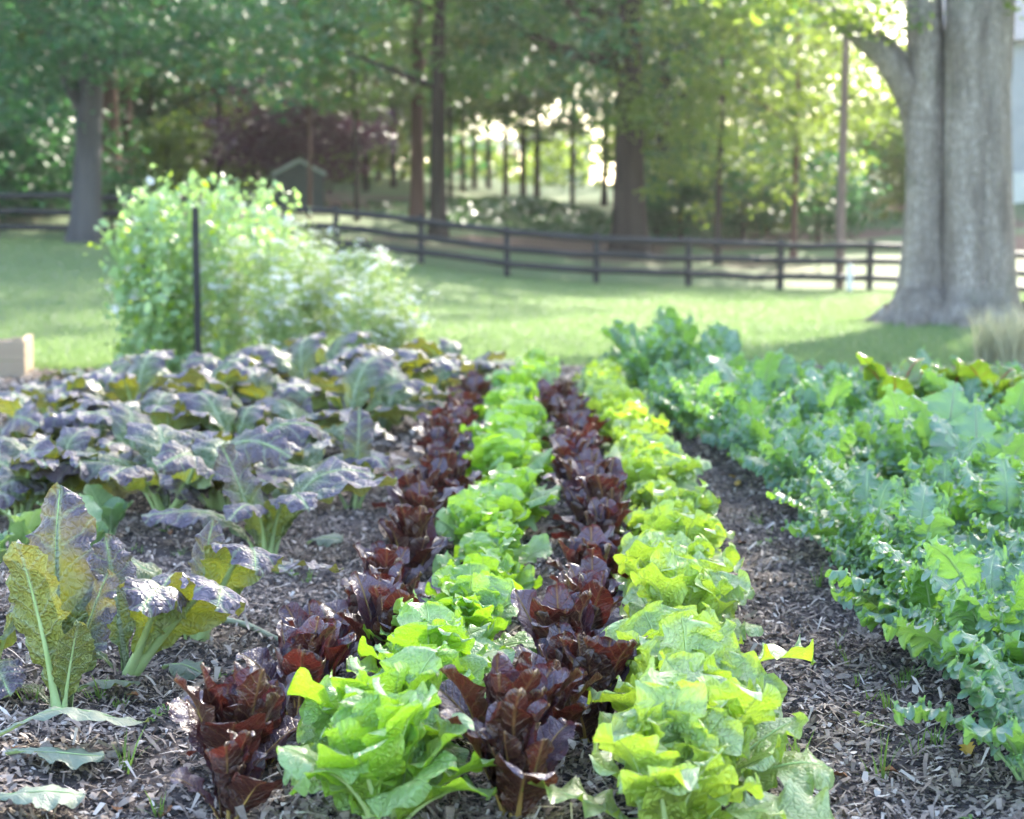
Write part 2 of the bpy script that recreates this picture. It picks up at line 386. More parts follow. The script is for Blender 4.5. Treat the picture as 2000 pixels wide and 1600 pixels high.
Z = np.where(edge < 1, -.05 + (Z + .05) * np.clip(edge, 0, 1), Z)
ii, jj = np.meshgrid(np.arange(len(sx) - 1), np.arange(len(sy) - 1), indexing='ij'); q = ii * len(sy) + jj
F = np.stack([q, q + len(sy), q + len(sy) + 1, q + 1], -1).reshape(-1, 4)
kind(obj('garden_soil', mesh_np('garden_soil', np.stack([X, Y, Z], -1).reshape(-1, 3), F, M['soil'])), 'structure')

# ------------------------------------------------------------------ scattered faces (chips, blades, crowns)
def rotmats(n, g, flat=None):
    """random orthonormal frames; flat: std of the tilt of the normal from vertical"""
    if flat is None: nrm = g.normal(size=(n, 3))
    else: nrm = np.stack([g.normal(0, flat, n), g.normal(0, flat, n), np.ones(n)], -1)
    nrm /= np.linalg.norm(nrm, axis=1)[:, None]
    t = g.normal(size=(n, 3)); t -= (t * nrm).sum(1)[:, None] * nrm; t /= np.linalg.norm(t, axis=1)[:, None]
    return t, np.cross(nrm, t), nrm

def chips(n, g, xy, lo, hi, asp, curl=.25, tilt=.3, lift=.004):
    x, y = xy; t, b, nn_ = rotmats(n, g, tilt)
    L = g.uniform(lo, hi, n)[:, None]; Wd = L * g.uniform(asp[0], asp[1], n)[:, None]
    c = np.stack([x, y, GZ(x, y) + g.uniform(0, lift, n) + np.abs(t[:, 2]) * L[:, 0] * .4], -1)
    k = (g.normal(0, curl, n)[:, None]) * L
    sk = g.uniform(.15, .9, (n, 1)); sk2 = g.uniform(.1, .9, (n, 1)); c = c + b * Wd * 0
    P = [c - t * L * .5 - b * Wd * .5 * sk, c - t * L * .5 + b * Wd * .5 * sk, c + nn_ * k - b * Wd * .55, c + nn_ * k + b * Wd * .55,
         c + t * L * .5 - b * Wd * .5 * sk2, c + t * L * .5 + b * Wd * .5 * sk2]
    V = np.stack(P, 1).reshape(-1, 3)
    q = np.arange(n)[:, None] * 6
    F = np.concatenate([q + np.array([[0, 2, 3, 1]]), q + np.array([[2, 4, 5, 3]])])
    return V, F
bare = sinnoise(17, 8, 1.5, 5)
def garden_xy(n, g, y0, y1, pw=1.6):
    y = y0 + (y1 - y0) * g.random(n) ** pw
    x = g.uniform(-1, 1, n) * (y * .36 + .5)
    k = (bare(x * 1.4, y) + np.where(x < -.5, .25, -.35)) > g.normal(.55, .25, n); x = np.where(k, x + g.normal(0, .35, n), x); return x, y
g = np.random.default_rng(5)
mb = MB()
mb.add(*chips(95000, g, garden_xy(95000, g, 3.0, 11.0), .008, .026, (.2, .6)))
mb.add(*chips(11000, g, garden_xy(11000, g, 3.0, 10.0), .02, .046, (.15, .45), .3, .32, .012))
mb.add(*chips(12000, g, garden_xy(12000, g, 3.0, 9.0), .03, .085, (.05, .12), .15, .3, .012))
x_ = g.uniform(-5, 5, 16000); y_ = g.uniform(9, 14.8, 16000)
mb.add(*chips(16000, g, (x_, y_), .03, .07, (.3, .7)))
kind(obj('wood_chip_mulch', mb.mesh('wood_chip_mulch', M['chip'], smooth=False)), 'stuff')
# soil crumbs
def blobs(n, g, xy, lo, hi):
    x, y = xy; r = g.uniform(lo, hi, n)
    base = np.array([[1, 0, 0], [-1, 0, 0], [0, 1, 0], [0, -1, 0], [0, 0, .8], [0, 0, -.8]])
    V = base[None] * r[:, None, None] * g.uniform(.6, 1.3, (n, 6, 1)); V = V + np.stack([x, y, GZ(x, y) + r * .3], -1)[:, None]
    f = np.array([[0, 2, 4], [2, 1, 4], [1, 3, 4], [3, 0, 4], [2, 0, 5], [1, 2, 5], [3, 1, 5], [0, 3, 5]])
    F = (np.arange(n)[:, None, None] * 6 + f[None]).reshape(-1, 3)
    return V.reshape(-1, 3), F
V, F = blobs(16000, g, garden_xy(16000, g, 3.0, 8.0), .003, .011)
kind(obj('soil_crumbs', mesh_np('soil_crumbs', V, F, M['clod'], smooth=False)), 'stuff')

def blades(n, g, x, y, z, h, w, lean=.35):
    a = g.uniform(0, 6.283, n); hh = h * g.uniform(.5, 1.2, n); dx = np.cos(a); dy = np.sin(a)
    l = g.normal(0, lean, n) * hh; a2 = g.uniform(0, 6.283, n)
    B = np.stack([x, y, z], -1); s = np.stack([dx, dy, 0 * dx], -1) * w
    tip = B + np.stack([np.cos(a2) * l, np.sin(a2) * l, hh], -1)
    midp = B * .5 + tip * .5 + np.stack([0 * l, 0 * l, hh * .12], -1)
    V = np.stack([B - s, B + s, midp + s * .8, midp - s * .8, tip], 1).reshape(-1, 3)
    q = np.arange(n)[:, None] * 5
    return V, [q + np.array([[0, 1, 2, 3]]), q + np.array([[3, 2, 4]])]
n = 150000; y = 15.0 + 26 * g.random(n) ** 1.5; x = g.uniform(-1, 1, n) * (y * .33 + 1)
V, F = blades(n, g, x, y, H(x, y) - .01, .07, .006, .5)
kind(obj('lawn_grass', mesh_np('lawn_grass', V, F, M['blade'])), 'stuff')

def leafcloud(C, size, g, asp=.55, flat=None, droop=0.0):
    """rhombic leaves at the centres C"""
    n = len(C); t, b, nn_ = rotmats(n, g, flat)
    L = size * g.uniform(.6, 1.3, n)[:, None]; Wd = L * asp
    k = nn_ * L * .12
    V = np.stack([C - t * L * .5 + k, C - b * Wd * .5, C + t * L * .5 + k, C + b * Wd * .5], 1).reshape(-1, 3)
    q = np.arange(n)[:, None] * 4
    return V, q + np.array([[0, 1, 2, 3]])

# ------------------------------------------------------------------ trees
def clumps(g, n, R_, z0, z1, squash=.75, shell=.45):
    """clump centres in an uneven egg-shaped crown"""
    d = g.normal(size=(n, 3)); d /= np.linalg.norm(d, axis=1)[:, None]
    r = (shell + (1 - shell) * g.random(n)) * (1 + .22 * np.sin(d[:, 0] * 4 + 1) * np.sin(d[:, 1] * 5 + d[:, 2] * 3))
    zc, zh = (z0 + z1) / 2, (z1 - z0) / 2
    return np.stack([d[:, 0] * r * R_, d[:, 1] * r * R_, zc + d[:, 2] * r * zh], -1)
def crown_mesh(name, seed, ncl, per, R_, z0, z1, crad, leaf, m, extra=None, flatten=.5):
    g = np.random.default_rng(seed)
    C = clumps(g, ncl, R_, z0, z1)
    if extra is not None: C = np.concatenate([C, extra])
    rad = crad * g.uniform(.6, 1.35, len(C))
    P = np.repeat(C, per, 0) + g.normal(size=(len(C) * per, 3)) * .5 * np.repeat(rad, per)[:, None] * np.array([1, 1, flatten])
    V, F = leafcloud(P, leaf, g, .6, .8)
    return mesh_np(name, V, F, m), C
def barkmod(seed, lobes=7, amp=.05):
    g = np.random.default_rng(seed); ph = g.uniform(0, 6.28, 3)
    return lambda u, a: 1 + amp * np.sin(lobes * a + ph[0] + u * 2) + amp * .6 * np.sin(lobes * 2.3 * 0 + 3 * a + ph[1]) + amp * .5 * np.sin(13 * a + u * 9 + ph[2])
def trunk_profile(h, r, top=.35, flare=1.45, n=16, wob=.1, seed=0, lean=(0, 0)):
    g = np.random.default_rng(seed); t = np.linspace(0, 1, n) ** 1.35
    z = -.25 + t * (h + .25)
    P = np.stack([lean[0] * t + wob * np.sin(t * 5 + g.uniform(0, 6)) * t, lean[1] * t + wob * np.sin(t * 4 + g.uniform(0, 6)) * t, z], -1)
    rad = r * (1 + (flare - 1) * np.exp(-np.clip(z, 0, None) / (r * 1.3))) * (1 - (1 - top) * t)
    return P, rad

CROWNS = {}
def tree(name, label, px, Y, wpx, h, crown, bark, cz=None, group=None, cat='tree', limbs=3, seed=0, crot=None, cscale=1.0, flare=1.5, lean=(0, 0), loc=None):
    p = at_depth(px, 460, Y) if loc is None else Vector((loc[0], loc[1], 0))
    z = float(H(p.x, p.y)); r = wpx / FPX * Y / 2
    t = thing(name, label, cat, (p.x, p.y, z - .05), 0, group)
    mb = MB(); P, rad = trunk_profile(h, r, .35, flare, seed=seed, lean=lean)
    mb.tube(P, rad, 12, mod=barkmod(seed))
    obj('trunk', mb.mesh('trunk', M[bark]), t)
    g = np.random.default_rng(seed + 99)
    me, C = CROWNS[crown]
    for k in range(limbs):
        u = g.uniform(.35, .8); i = int(u * (len(P) - 1)); a = g.uniform(0, 6.28); l = h * g.uniform(.22, .42)
        b = P[i]; e = b + np.array([math.cos(a) * l, math.sin(a) * l, l * g.uniform(.25, .8)])
        m_ = (b + e) / 2 + np.array([0, 0, -l * .06]) + g.normal(0, .12, 3)
        mb = MB(); mb.tube(spline([b, m_, e], 9), np.linspace(rad[i] * .55, rad[i] * .12, 9), 8)
        obj('limb', mb.mesh('limb', M[bark]), t)
    o = obj('crown', me, t, (lean[0] * .6, lean[1] * .6, cz or 0), (0, 0, g.uniform(0, 6.28) if crot is None else crot), cscale)
    kind(o, 'stuff')
    return t

CROWNS['A'] = crown_mesh('crown', 21, 120, 85, 5.4, 3.0, 16, 1.2, .24, M['leafA'])
CROWNS['B'] = crown_mesh('crown', 22, 140, 105, 5.8, 2.8, 17, 1.15, .24, M['leafB'])
CROWNS['C'] = crown_mesh('crown', 23, 80, 80, 4.8, 2.6, 14, 1.15, .24, M['leafC'])
CROWNS['T'] = crown_mesh('crown', 24, 85, 85, 3.4, 3.2, 15, 1.1, .30, M['leafC'])
CROWNS['T2'] = crown_mesh('crown', 25, 65, 75, 3.6, 2.8, 15, 1.1, .30, M['leafA'])
CROWNS['P'] = crown_mesh('crown', 26, 110, 90, 2.5, 1.3, 5.0, .8, .18, M['leafP'])
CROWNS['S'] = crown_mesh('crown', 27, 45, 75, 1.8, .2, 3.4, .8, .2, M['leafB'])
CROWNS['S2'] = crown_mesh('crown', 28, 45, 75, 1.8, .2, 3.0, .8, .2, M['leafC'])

# --- the big twin-stemmed oak beside the garden
oz = float(H(6.0, 23.4))
oak = thing('oak_tree', 'huge twin-stemmed oak with furrowed pale grey bark and flared roots', 'tree', (6.0, 23.4, oz))
def rel(px, py, Y=23.4): p = at_depth(px, py, Y); return np.array([p.x - 6.0, p.y - 23.4, p.z - oz])
bkn = sinnoise(88, 14, 6, 30)
fl = lambda u, a: 1 + .03 * np.sin(5 * a + u * 3) + .12 * np.exp(-u * 14) * np.sin(5 * a + 1) + .022 * bkn(np.cos(a), np.sin(a), u * 3.0) - .012 * np.abs(np.sin(17 * a + 2.5 * bkn(np.cos(a) * .3, u * 2, np.sin(a) * .3)))
mb = MB()
def stem(pts, rads, n=22, depth=0.0):
    P = spline(pts, n); rr = np.interp(np.linspace(0, len(pts) - 1, n), np.arange(len(pts)), rads)
    mb.tube(P, rr, 96, mod=fl)
stem([rel(1795, 660), rel(1800, 615), rel(1804, 560, 23.55), rel(1809, 400, 23.55), rel(1808, 170, 23.55), rel(1802, -20, 23.55), rel(1770, -500), rel(1700, -1100)], [.70, .52, .36, .285, .27, .25, .2, .12], 90)
stem([rel(1900, 665, 23.3), rel(1903, 620, 23.3), rel(1910, 560, 23.3), rel(1908, 400, 23.3), rel(1908, 170, 23.3), rel(1914, -20, 23.3), rel(1930, -600, 23.6), rel(1960, -1300, 24)], [.95, .76, .53, .475, .45, .46, .40, .2], 90)
for (x0, x1, y1, yd, rr) in ((1760, 1690, 652, 22.9, .20), (1800, 1770, 668, 21.9, .2), (1900, 1870, 672, 21.7, .22), (1960, 2030, 650, 22.8, .26), (1930, 1965, 668, 22.0, .2), (1990, 2075, 640, 23.4, .2), (1740, 1655, 640, 23.6, .15)):
    a = rel(x0, 610, 23.3); b = rel(x1, y1, yd); b[2] = -.06
    mb.tube(spline([a, a * .5 + b * .5 + np.array([0, 0, -.07]), b], 8), np.linspace(rr, .05, 8), 10)
obj('trunk', mb.mesh('trunk', M['bark']), oak)
for pts, r0 in (([rel(1806, 330, 23.75), rel(1790, 225, 23.7), rel(1742, 130), rel(1675, 65), rel(1590, -5), rel(1480, -90, 22.8), rel(1250, -250, 21)], .23),
                ([rel(1795, 150, 23.7), rel(1745, 85), rel(1722, 68), rel(1690, 20, 23.0)], .07),
                ([rel(1900, -150), rel(2050, -300), rel(2350, -500, 21.5)], .25), ([rel(1795, -200), rel(1700, -420, 21), rel(1560, -620, 18.5)], .2),
                ([rel(1910, -350), rel(2000, -560, 20.5), rel(2100, -900, 17)], .22), ([rel(1905, -420), rel(1990, -640, 26), rel(2080, -760, 29)], .2)):
    mb = MB(); n = 14; mb.tube(spline(pts, n), np.linspace(r0, r0 * .35, n), 12, mod=barkmod(3, 5, .04)); obj('limb', mb.mesh('limb', M['bark']), oak)
g = np.random.default_rng(33)
low = []
for px, py, Yd, k in ((1650, 40, 22.6, 4), (1700, 55, 22.8, 4), (1610, 15, 22.5, 3), (1745, 40, 22.9, 3), (1500, 0, 22.2, 4), (1400, -20, 21.6, 3), (1560, -15, 22, 3), (1985, -10, 23, 2)):
    for _ in range(k): low.append(rel(px + g.normal(0, 16), py + g.normal(0, 12), Yd + g.normal(0, .3)))
low = np.array(low)
me, _ = crown_mesh('crown', 31, 330, 85, 9.3, 5.6, 19.5, 1.5, .2, M['leafA'])
kind(obj('crown', me, oak), 'stuff')
P = np.repeat(low, 26, 0) + g.normal(size=(len(low) * 26, 3)) * np.array([.22, .22, .12])
V, F = leafcloud(P, .13, g, .6, .8)
kind(obj('low_foliage', mesh_np('low_foliage', V, F, M['leafC']), oak), 'stuff')

# --- trees around the lawn and beyond the fence
lt = tree('shade_tree', 'grey-barked tree on the lawn with leaning left limb and deep green crown', 163, 38, 58, 12, 'B', 'bark_grey', limbs=5, seed=1, crot=.6, cscale=1.15, lean=(.9, 0))
g = np.random.default_rng(55); C = []
for px, py, Yd, k in ((60, 40, 36, 8), (160, 30, 35.5, 9), (260, 70, 35.5, 8), (210, 115, 35, 6), (330, 110, 35.5, 7), (60, 130, 36, 7), (20, 220, 37, 5), (420, 60, 36, 7), (480, 130, 36, 6), (560, 170, 37, 5), (520, 40, 36.5, 6), (120, 90, 36, 5), (640, 90, 38, 5), (380, 20, 36, 6), (700, 30, 38, 5)):
    for _ in range(k): p = at_depth(px + g.normal(0, 38), py + g.normal(0, 18), Yd + g.normal(0, .8)); C.append([p.x - lt.location.x, p.y - lt.location.y, p.z - lt.location.z])
C = np.array(C); P = np.repeat(C, 60, 0) + g.normal(size=(len(C) * 60, 3)) * np.array([.5, .5, .16]); V, F = leafcloud(P, .17, g, .6, .6)
kind(obj('low_foliage', mesh_np('low_foliage', V, F, M['leafB']), lt), 'stuff')
mb = MB(); b0 = np.array([.1, 0, 2.9]); mb.tube(spline([b0, b0 + [-.35, -.1, .7], b0 + [-.5, -.3, 1.5], b0 + [-1.2, -.6, 2.6]], 10), np.linspace(.17, .08, 10), 10); obj('limb', mb.mesh('limb', M['bark_grey']), lt)
tree('conifer_tree', 'red-brown trunk standing just behind the grey-barked lawn tree', 212, 50, 52, 14, 'B', 'bark_red', seed=2, limbs=2)
tree('conifer_tree', 'slim red-brown trunk beyond the fence beside a thicker red one', 250, 54, 26, 13, 'T2', 'bark_red', seed=3, limbs=2)
tree('woodland_tree', 'straight brown trunk, the lighter of a close pair behind the fence', 815, 51, 29, 13, 'A', 'bark_red', seed=4, limbs=2, crot=2.0)
tree('woodland_tree', 'straight dark trunk, the darker of a close pair behind the fence', 858, 48, 33, 15, 'A', 'bark_dark', seed=5, limbs=3, crot=4.0)
tree('broad_tree', 'thick dark forked tree rising right behind the fence rails', 1230, 47.5, 66, 15, 'B', 'bark_dark', seed=6, limbs=8, crot=2.4, cscale=1.05)
tree('woodland_tree', 'medium dark trunk a little behind the thick forked tree', 1296, 56, 36, 13, 'B', 'bark_dark', seed=7, limbs=3, crot=3.0)
tree('woodland_tree', 'dark trunk half hidden by low branches behind the fence', 1345, 62, 26, 13, 'B', 'bark_dark', seed=8, crot=5.0)
tree('young_tree', 'short dark young tree with low branches just behind the fence', 1402, 46, 16, 8, 'C', 'bark_dark', seed=9, cz=-1.2, cscale=.7)
tree('young_tree', 'pale slim young tree between dark sapling and utility pole', 1550, 47, 15, 9, 'C', 'bark_red', seed=10, cz=-.8, cscale=.8)
tree('sapling', 'thin bare-stemmed sapling in front of the purple plum tree', 605, 50, 9, 7, 'T2', 'bark_red', seed=11, cz=1.5, cscale=.5, limbs=1)
tree('sapling', 'thin dark sapling beside the small gabled shed', 697, 50, 11, 7, 'T2', 'bark_dark', seed=12, cz=1.2, cscale=.5, limbs=1)
tree('plum_tree', 'dark purple-leaved plum tree behind the small gabled shed', 600, 59, 22, 4.2, 'P', 'bark_dark', seed=13, limbs=4, cz=-.5, cscale=(1.25, 1.25, 1.0))
k = 0
for px, Yd, w in ((905, 84, 9), (927, 92, 10), (988, 84, 11), (1022, 76, 13), (1048, 78, 13), (1118, 74, 10), (1180, 80, 13), (770, 82, 12), (740, 90, 10), (880, 70, 9), (352, 72, 14), (300, 66, 14), (400, 80, 12), (1440, 76, 14), (1490, 70, 12), (1590, 66, 14), (60, 62, 24), (120, 70, 18), (1520, 84, 12), (955, 96, 10), (455, 78, 12), (505, 86, 10), (555, 92, 12), (650, 88, 11), (715, 74, 12), (430, 64, 12), (200, 82, 14), (1260, 88, 12), (1380, 82, 12), (1640, 88, 14)):
    tree('slender_tree', 'slender dark trunk in the thin woodland beyond the fence', px, Yd, w, 13, ('T', 'T2')[k % 2], 'bark_dark', seed=40 + k, limbs=2, group='slender trees in the woodland', cscale=rng.uniform(.9, 1.15), cz=rng.uniform(-.5, 1)); k += 1
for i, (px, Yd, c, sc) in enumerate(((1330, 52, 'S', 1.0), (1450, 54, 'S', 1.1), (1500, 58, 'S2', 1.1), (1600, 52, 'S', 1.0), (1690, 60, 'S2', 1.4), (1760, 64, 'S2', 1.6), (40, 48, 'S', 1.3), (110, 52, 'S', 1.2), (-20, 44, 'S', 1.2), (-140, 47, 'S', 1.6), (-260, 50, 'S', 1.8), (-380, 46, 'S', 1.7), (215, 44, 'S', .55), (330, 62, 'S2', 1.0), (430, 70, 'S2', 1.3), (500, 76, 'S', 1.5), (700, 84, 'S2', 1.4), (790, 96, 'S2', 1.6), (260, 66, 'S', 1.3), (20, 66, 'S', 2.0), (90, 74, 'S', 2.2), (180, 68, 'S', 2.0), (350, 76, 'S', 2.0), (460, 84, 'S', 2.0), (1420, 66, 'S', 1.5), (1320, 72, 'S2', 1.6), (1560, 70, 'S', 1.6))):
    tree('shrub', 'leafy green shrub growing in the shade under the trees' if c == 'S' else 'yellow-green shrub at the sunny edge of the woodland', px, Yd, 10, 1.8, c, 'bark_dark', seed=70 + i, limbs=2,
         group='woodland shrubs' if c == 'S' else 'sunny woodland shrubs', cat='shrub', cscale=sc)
# trees out of frame to the right and behind: their shade falls across the garden
for i, (x, y, c, sc) in enumerate(((15.5, 32.5, 'A', 1.25), (13.5, 22, 'A', 1.1), (-16, 34, 'B', 1.2), (-17, 52, 'B', 1.2), (-22, 62, 'A', 1.2), (27, 47, 'B', 1.2))):
    tree('tall_tree', 'tall tree standing at the side of the lawn', 0, y, 34, 14, c, 'bark', seed=90 + i, loc=(x, y), group='tall trees beside the lawn', cscale=sc)

# distant woods behind the far field
g = np.random.default_rng(71)
n = 1000; x = g.uniform(-62, 62, n); y = g.uniform(112, 145, n); z = H(x, y) + 30 * g.random(n) ** 1.1
P = np.repeat(np.stack([x, y, z], -1), 55, 0) + g.normal(size=(n * 55, 3)) * np.array([1.6, 1.2, 1.0])
V, F = leafcloud(P, .7, g, .7, .8)
kind(obj('distant_woods', mesh_np('distant_woods', V, F, M['leafC'])), 'stuff')
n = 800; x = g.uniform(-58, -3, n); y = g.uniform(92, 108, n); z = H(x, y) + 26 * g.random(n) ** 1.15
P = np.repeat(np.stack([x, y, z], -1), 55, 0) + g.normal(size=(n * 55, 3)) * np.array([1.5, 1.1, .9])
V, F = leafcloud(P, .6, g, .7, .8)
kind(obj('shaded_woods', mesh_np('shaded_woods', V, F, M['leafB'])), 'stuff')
# ivy bank
n = 9000; x = g.normal(.6, 2.3, n); y = g.uniform(54, 64, n)
hh = .9 * np.exp(-((x - .6) / 3.6) ** 2) * np.exp(-((y - 60) / 3.0) ** 2)
C = np.stack([x, y, H(x, y) + hh * g.random(n) ** .4], -1); V, F = leafcloud(C, .24, g, .8, .5)
kind(obj('ivy_bank', mesh_np('ivy_bank', V, F, M['ivy'])), 'stuff')

# ------------------------------------------------------------------ fence, pole, shed, houses, raised bed
fpx = [-720, -545, -370, -190, -12, 160, 328, 492, 656, 822, 990, 1165, 1345, 1525, 1700, 1880, 2060, 2240, 2420]
ftop = np.interp(fpx, [0, 230, 550, 700, 830, 900, 990, 1165, 1345, 1525, 1700, 1880, 2060], [375, 378, 398, 408, 425, 436, 446, 459, 466, 471, 473, 482, 500])
fence = thing('rail_fence', 'long black three-rail wooden fence across the back of the lawn', 'fence', (0, 40, 0))
tops = [at_depth(a, b, 40) for a, b in zip(fpx, ftop)]
g = np.random.default_rng(8)
for p in tops:
    mb = MB(); z0 = float(H(p.x, 40)) - .3; t = p.z + .05
    mb.box((0, 0, (z0 + t) / 2), (.14, .14, t - z0), m=0)
    obj('post', mb.mesh('post', M['fence'], smooth=False), fence, (p.x, .0, 0), (0, 0, g.normal(0, .06)))
for a, b in zip(tops[:-1], tops[1:]):
    for dz in (.09, .46, .83):
        A = Vector((a.x, -.10, a.z - dz + g.normal(0, .012))); B = Vector((b.x, -.10, b.z - dz + g.normal(0, .012))); d = B - A
        mb = MB(); L = d.length
        mb.tube([[0, 0, 0], [L * .3, .0, g.normal(0, .014)], [L * .7, 0, g.normal(0, .014)], [L, 0, 0]], [.078] * 4, 8)
        obj('rail', mb.mesh('rail', M['fence']), fence, A, (0, -math.asin(d.z / L), 0))
p = at_depth(1640, 535, 40.6); pz = float(H(p.x, 40.6))
t = thing('utility_pole', 'tall bare brown wooden utility pole standing at the fence', 'pole', (p.x, 40.6, pz))
mb = MB(); mb.tube([[0, 0, -.3], [0, 0, 2], [.03, 0, 4], [.04, 0, 6.6]], [.12, .115, .10, .085], 12); obj('shaft', mb.mesh('shaft', M['pole']), t)
mb = MB(); mb.box((.0, 0, 6.25), (1.6, .09, .11)); obj('crossarm', mb.mesh('crossarm', M['pole'], smooth=False), t)
p = at_depth(1660, 530, 39.6)
mb = MB(); mb.tube([[0, 0, -.1], [0, 0, .2], [0, 0, .55], [0, 0, .62]], [.07, .07, .07, .05], 10)
tag(obj('marker_post', mb.mesh('marker_post', M['white']), None, (p.x, 39.6, float(H(p.x, 39.6)))), 'short white marker post on the grass beside the utility pole', 'post')

# small gabled shed
p = at_depth(582, 400, 56); sz = float(H(p.x, 56))
shed = thing('garden_shed', 'small dark grey gabled shed with pale roof trim under the plum tree', 'shed', (p.x, 56, sz), R(10))
mb = MB(); w, d, h = 1.55, 2.2, 1.0
V = [[-w/2, -d/2, -.2], [w/2, -d/2, -.2], [w/2, -d/2, h], [0, -d/2, h + .42], [-w/2, -d/2, h], [-w/2, d/2, -.2], [w/2, d/2, -.2], [w/2, d/2, h], [0, d/2, h + .42], [-w/2, d/2, h]]
mb.add(V, [[0, 1, 2, 4], [2, 3, 4, 4], [5, 9, 7, 6], [7, 9, 8, 8], [0, 4, 9, 5], [1, 6, 7, 2]]); obj('wall', mb.mesh('wall', M['shed'], smooth=False), shed)
for s in (-1, 1):
    ang = math.atan2(.42, w / 2); mb = MB(); mb.box((s * w / 4 * 1.08, 0, h + .24), (w / 2 * 1.30, d + .3, .06), rot=Matrix.Rotation(s * ang, 3, 'Y')); obj('roof', mb.mesh('roof', M['roof'], smooth=False), shed)
    mb = MB(); mb.box((s * w / 4 * 1.08, -d / 2 - .18, h + .215), (w / 2 * 1.30, .05, .12), rot=Matrix.Rotation(s * ang, 3, 'Y')); obj('trim_board', mb.mesh('trim_board', M['trim'], smooth=False), shed)
mb = MB(); mb.box((.0, -d / 2 - .03, .38), (.6, .05, .78)); obj('door', mb.mesh('door', M['shed'], smooth=False), shed)

def house(label, px, base, Y, w, h, wall, roofh, d=6, rz=0.0, nwin=3, group=None):
    p = at_depth(px, base, Y); z = p.z
    t = thing('house', label, 'house', (p.x, Y, z), rz)
    mb = MB(); mb.box((0, 0, h / 2 - 1), (w, d, h + 2)); obj('wall', mb.mesh('wall', M[wall], smooth=False), t)
    mb = MB(); V = [[-w/2 - .3, -d/2 - .4, h], [w/2 + .3, -d/2 - .4, h], [w/2 + .3, 0, h + roofh], [-w/2 - .3, 0, h + roofh], [-w/2 - .3, d/2 + .4, h], [w/2 + .3, d/2 + .4, h]]
    mb.add(V, [[0, 1, 2, 3], [3, 2, 5, 4], [0, 3, 4, 4], [1, 5, 2, 2], [0, 4, 5, 1]]); obj('roof', mb.mesh('roof', M['roof'], smooth=False), t)
    for k in range(nwin):
        x = (k + .5 - nwin / 2) * w / nwin
        fr = MB(); fr.box((0, 0, 0), (1.1, .08, 1.3)); wdo = obj('window', fr.mesh('window', M['white'], smooth=False), t, (x, -d / 2 - .04, h * .55))
        gl = MB(); gl.box((0, -.045, 0), (.92, .02, 1.12)); obj('pane', gl.mesh('pane', M['glass'], smooth=False), wdo)
    return t
house('far brick-red house glimpsed low between the slender trunks', 930, 352, 150, 7.5, 2.6, 'brick', 1.0)
house('far pale blue house glimpsed between slender trunks', 1085, 345, 152, 6, 2.8, 'bluewall', 1.2)
h_ = house('pale grey clapboard house beyond the fence past the huge oak', 2050, 450, 62, 9, 6.5, 'siding', 2.0, rz=R(-12))
mb = MB(); mb.box((-.6, -3.2, .9), (5.2, .1, 2.2)); obj('garage_door', mb.mesh('garage_door', M['white'], smooth=False), h_)

# raised bed box at the left edge
p = on_plane(50, 742); rb = thing('raised_bed', 'pale timber raised bed corner at the edge of the mulch', 'planter', (p.x, p.y, 0), R(12))
for k in range(2):
    mb = MB(); mb.box((-.9, 0, .085 + k * .16), (1.8, .05, .155)); obj('plank', mb.mesh('plank', M['plank'], smooth=False), rb)
    mb = MB(); mb.box((-.025, .53, .085 + k * .16), (.05, 1.0, .155)); obj('plank', mb.mesh('plank', M['plank'], smooth=False), rb)
mb = MB(); mb.box((-.06, .06, .17), (.09, .07, .36)); obj('corner_post', mb.mesh('corner_post', M['plank'], smooth=False), rb)
mb = MB(); mb.box((-.9, .55, .26), (1.72, .95, .05)); obj('bed_soil', mb.mesh('bed_soil', M['soil'], smooth=False), rb)

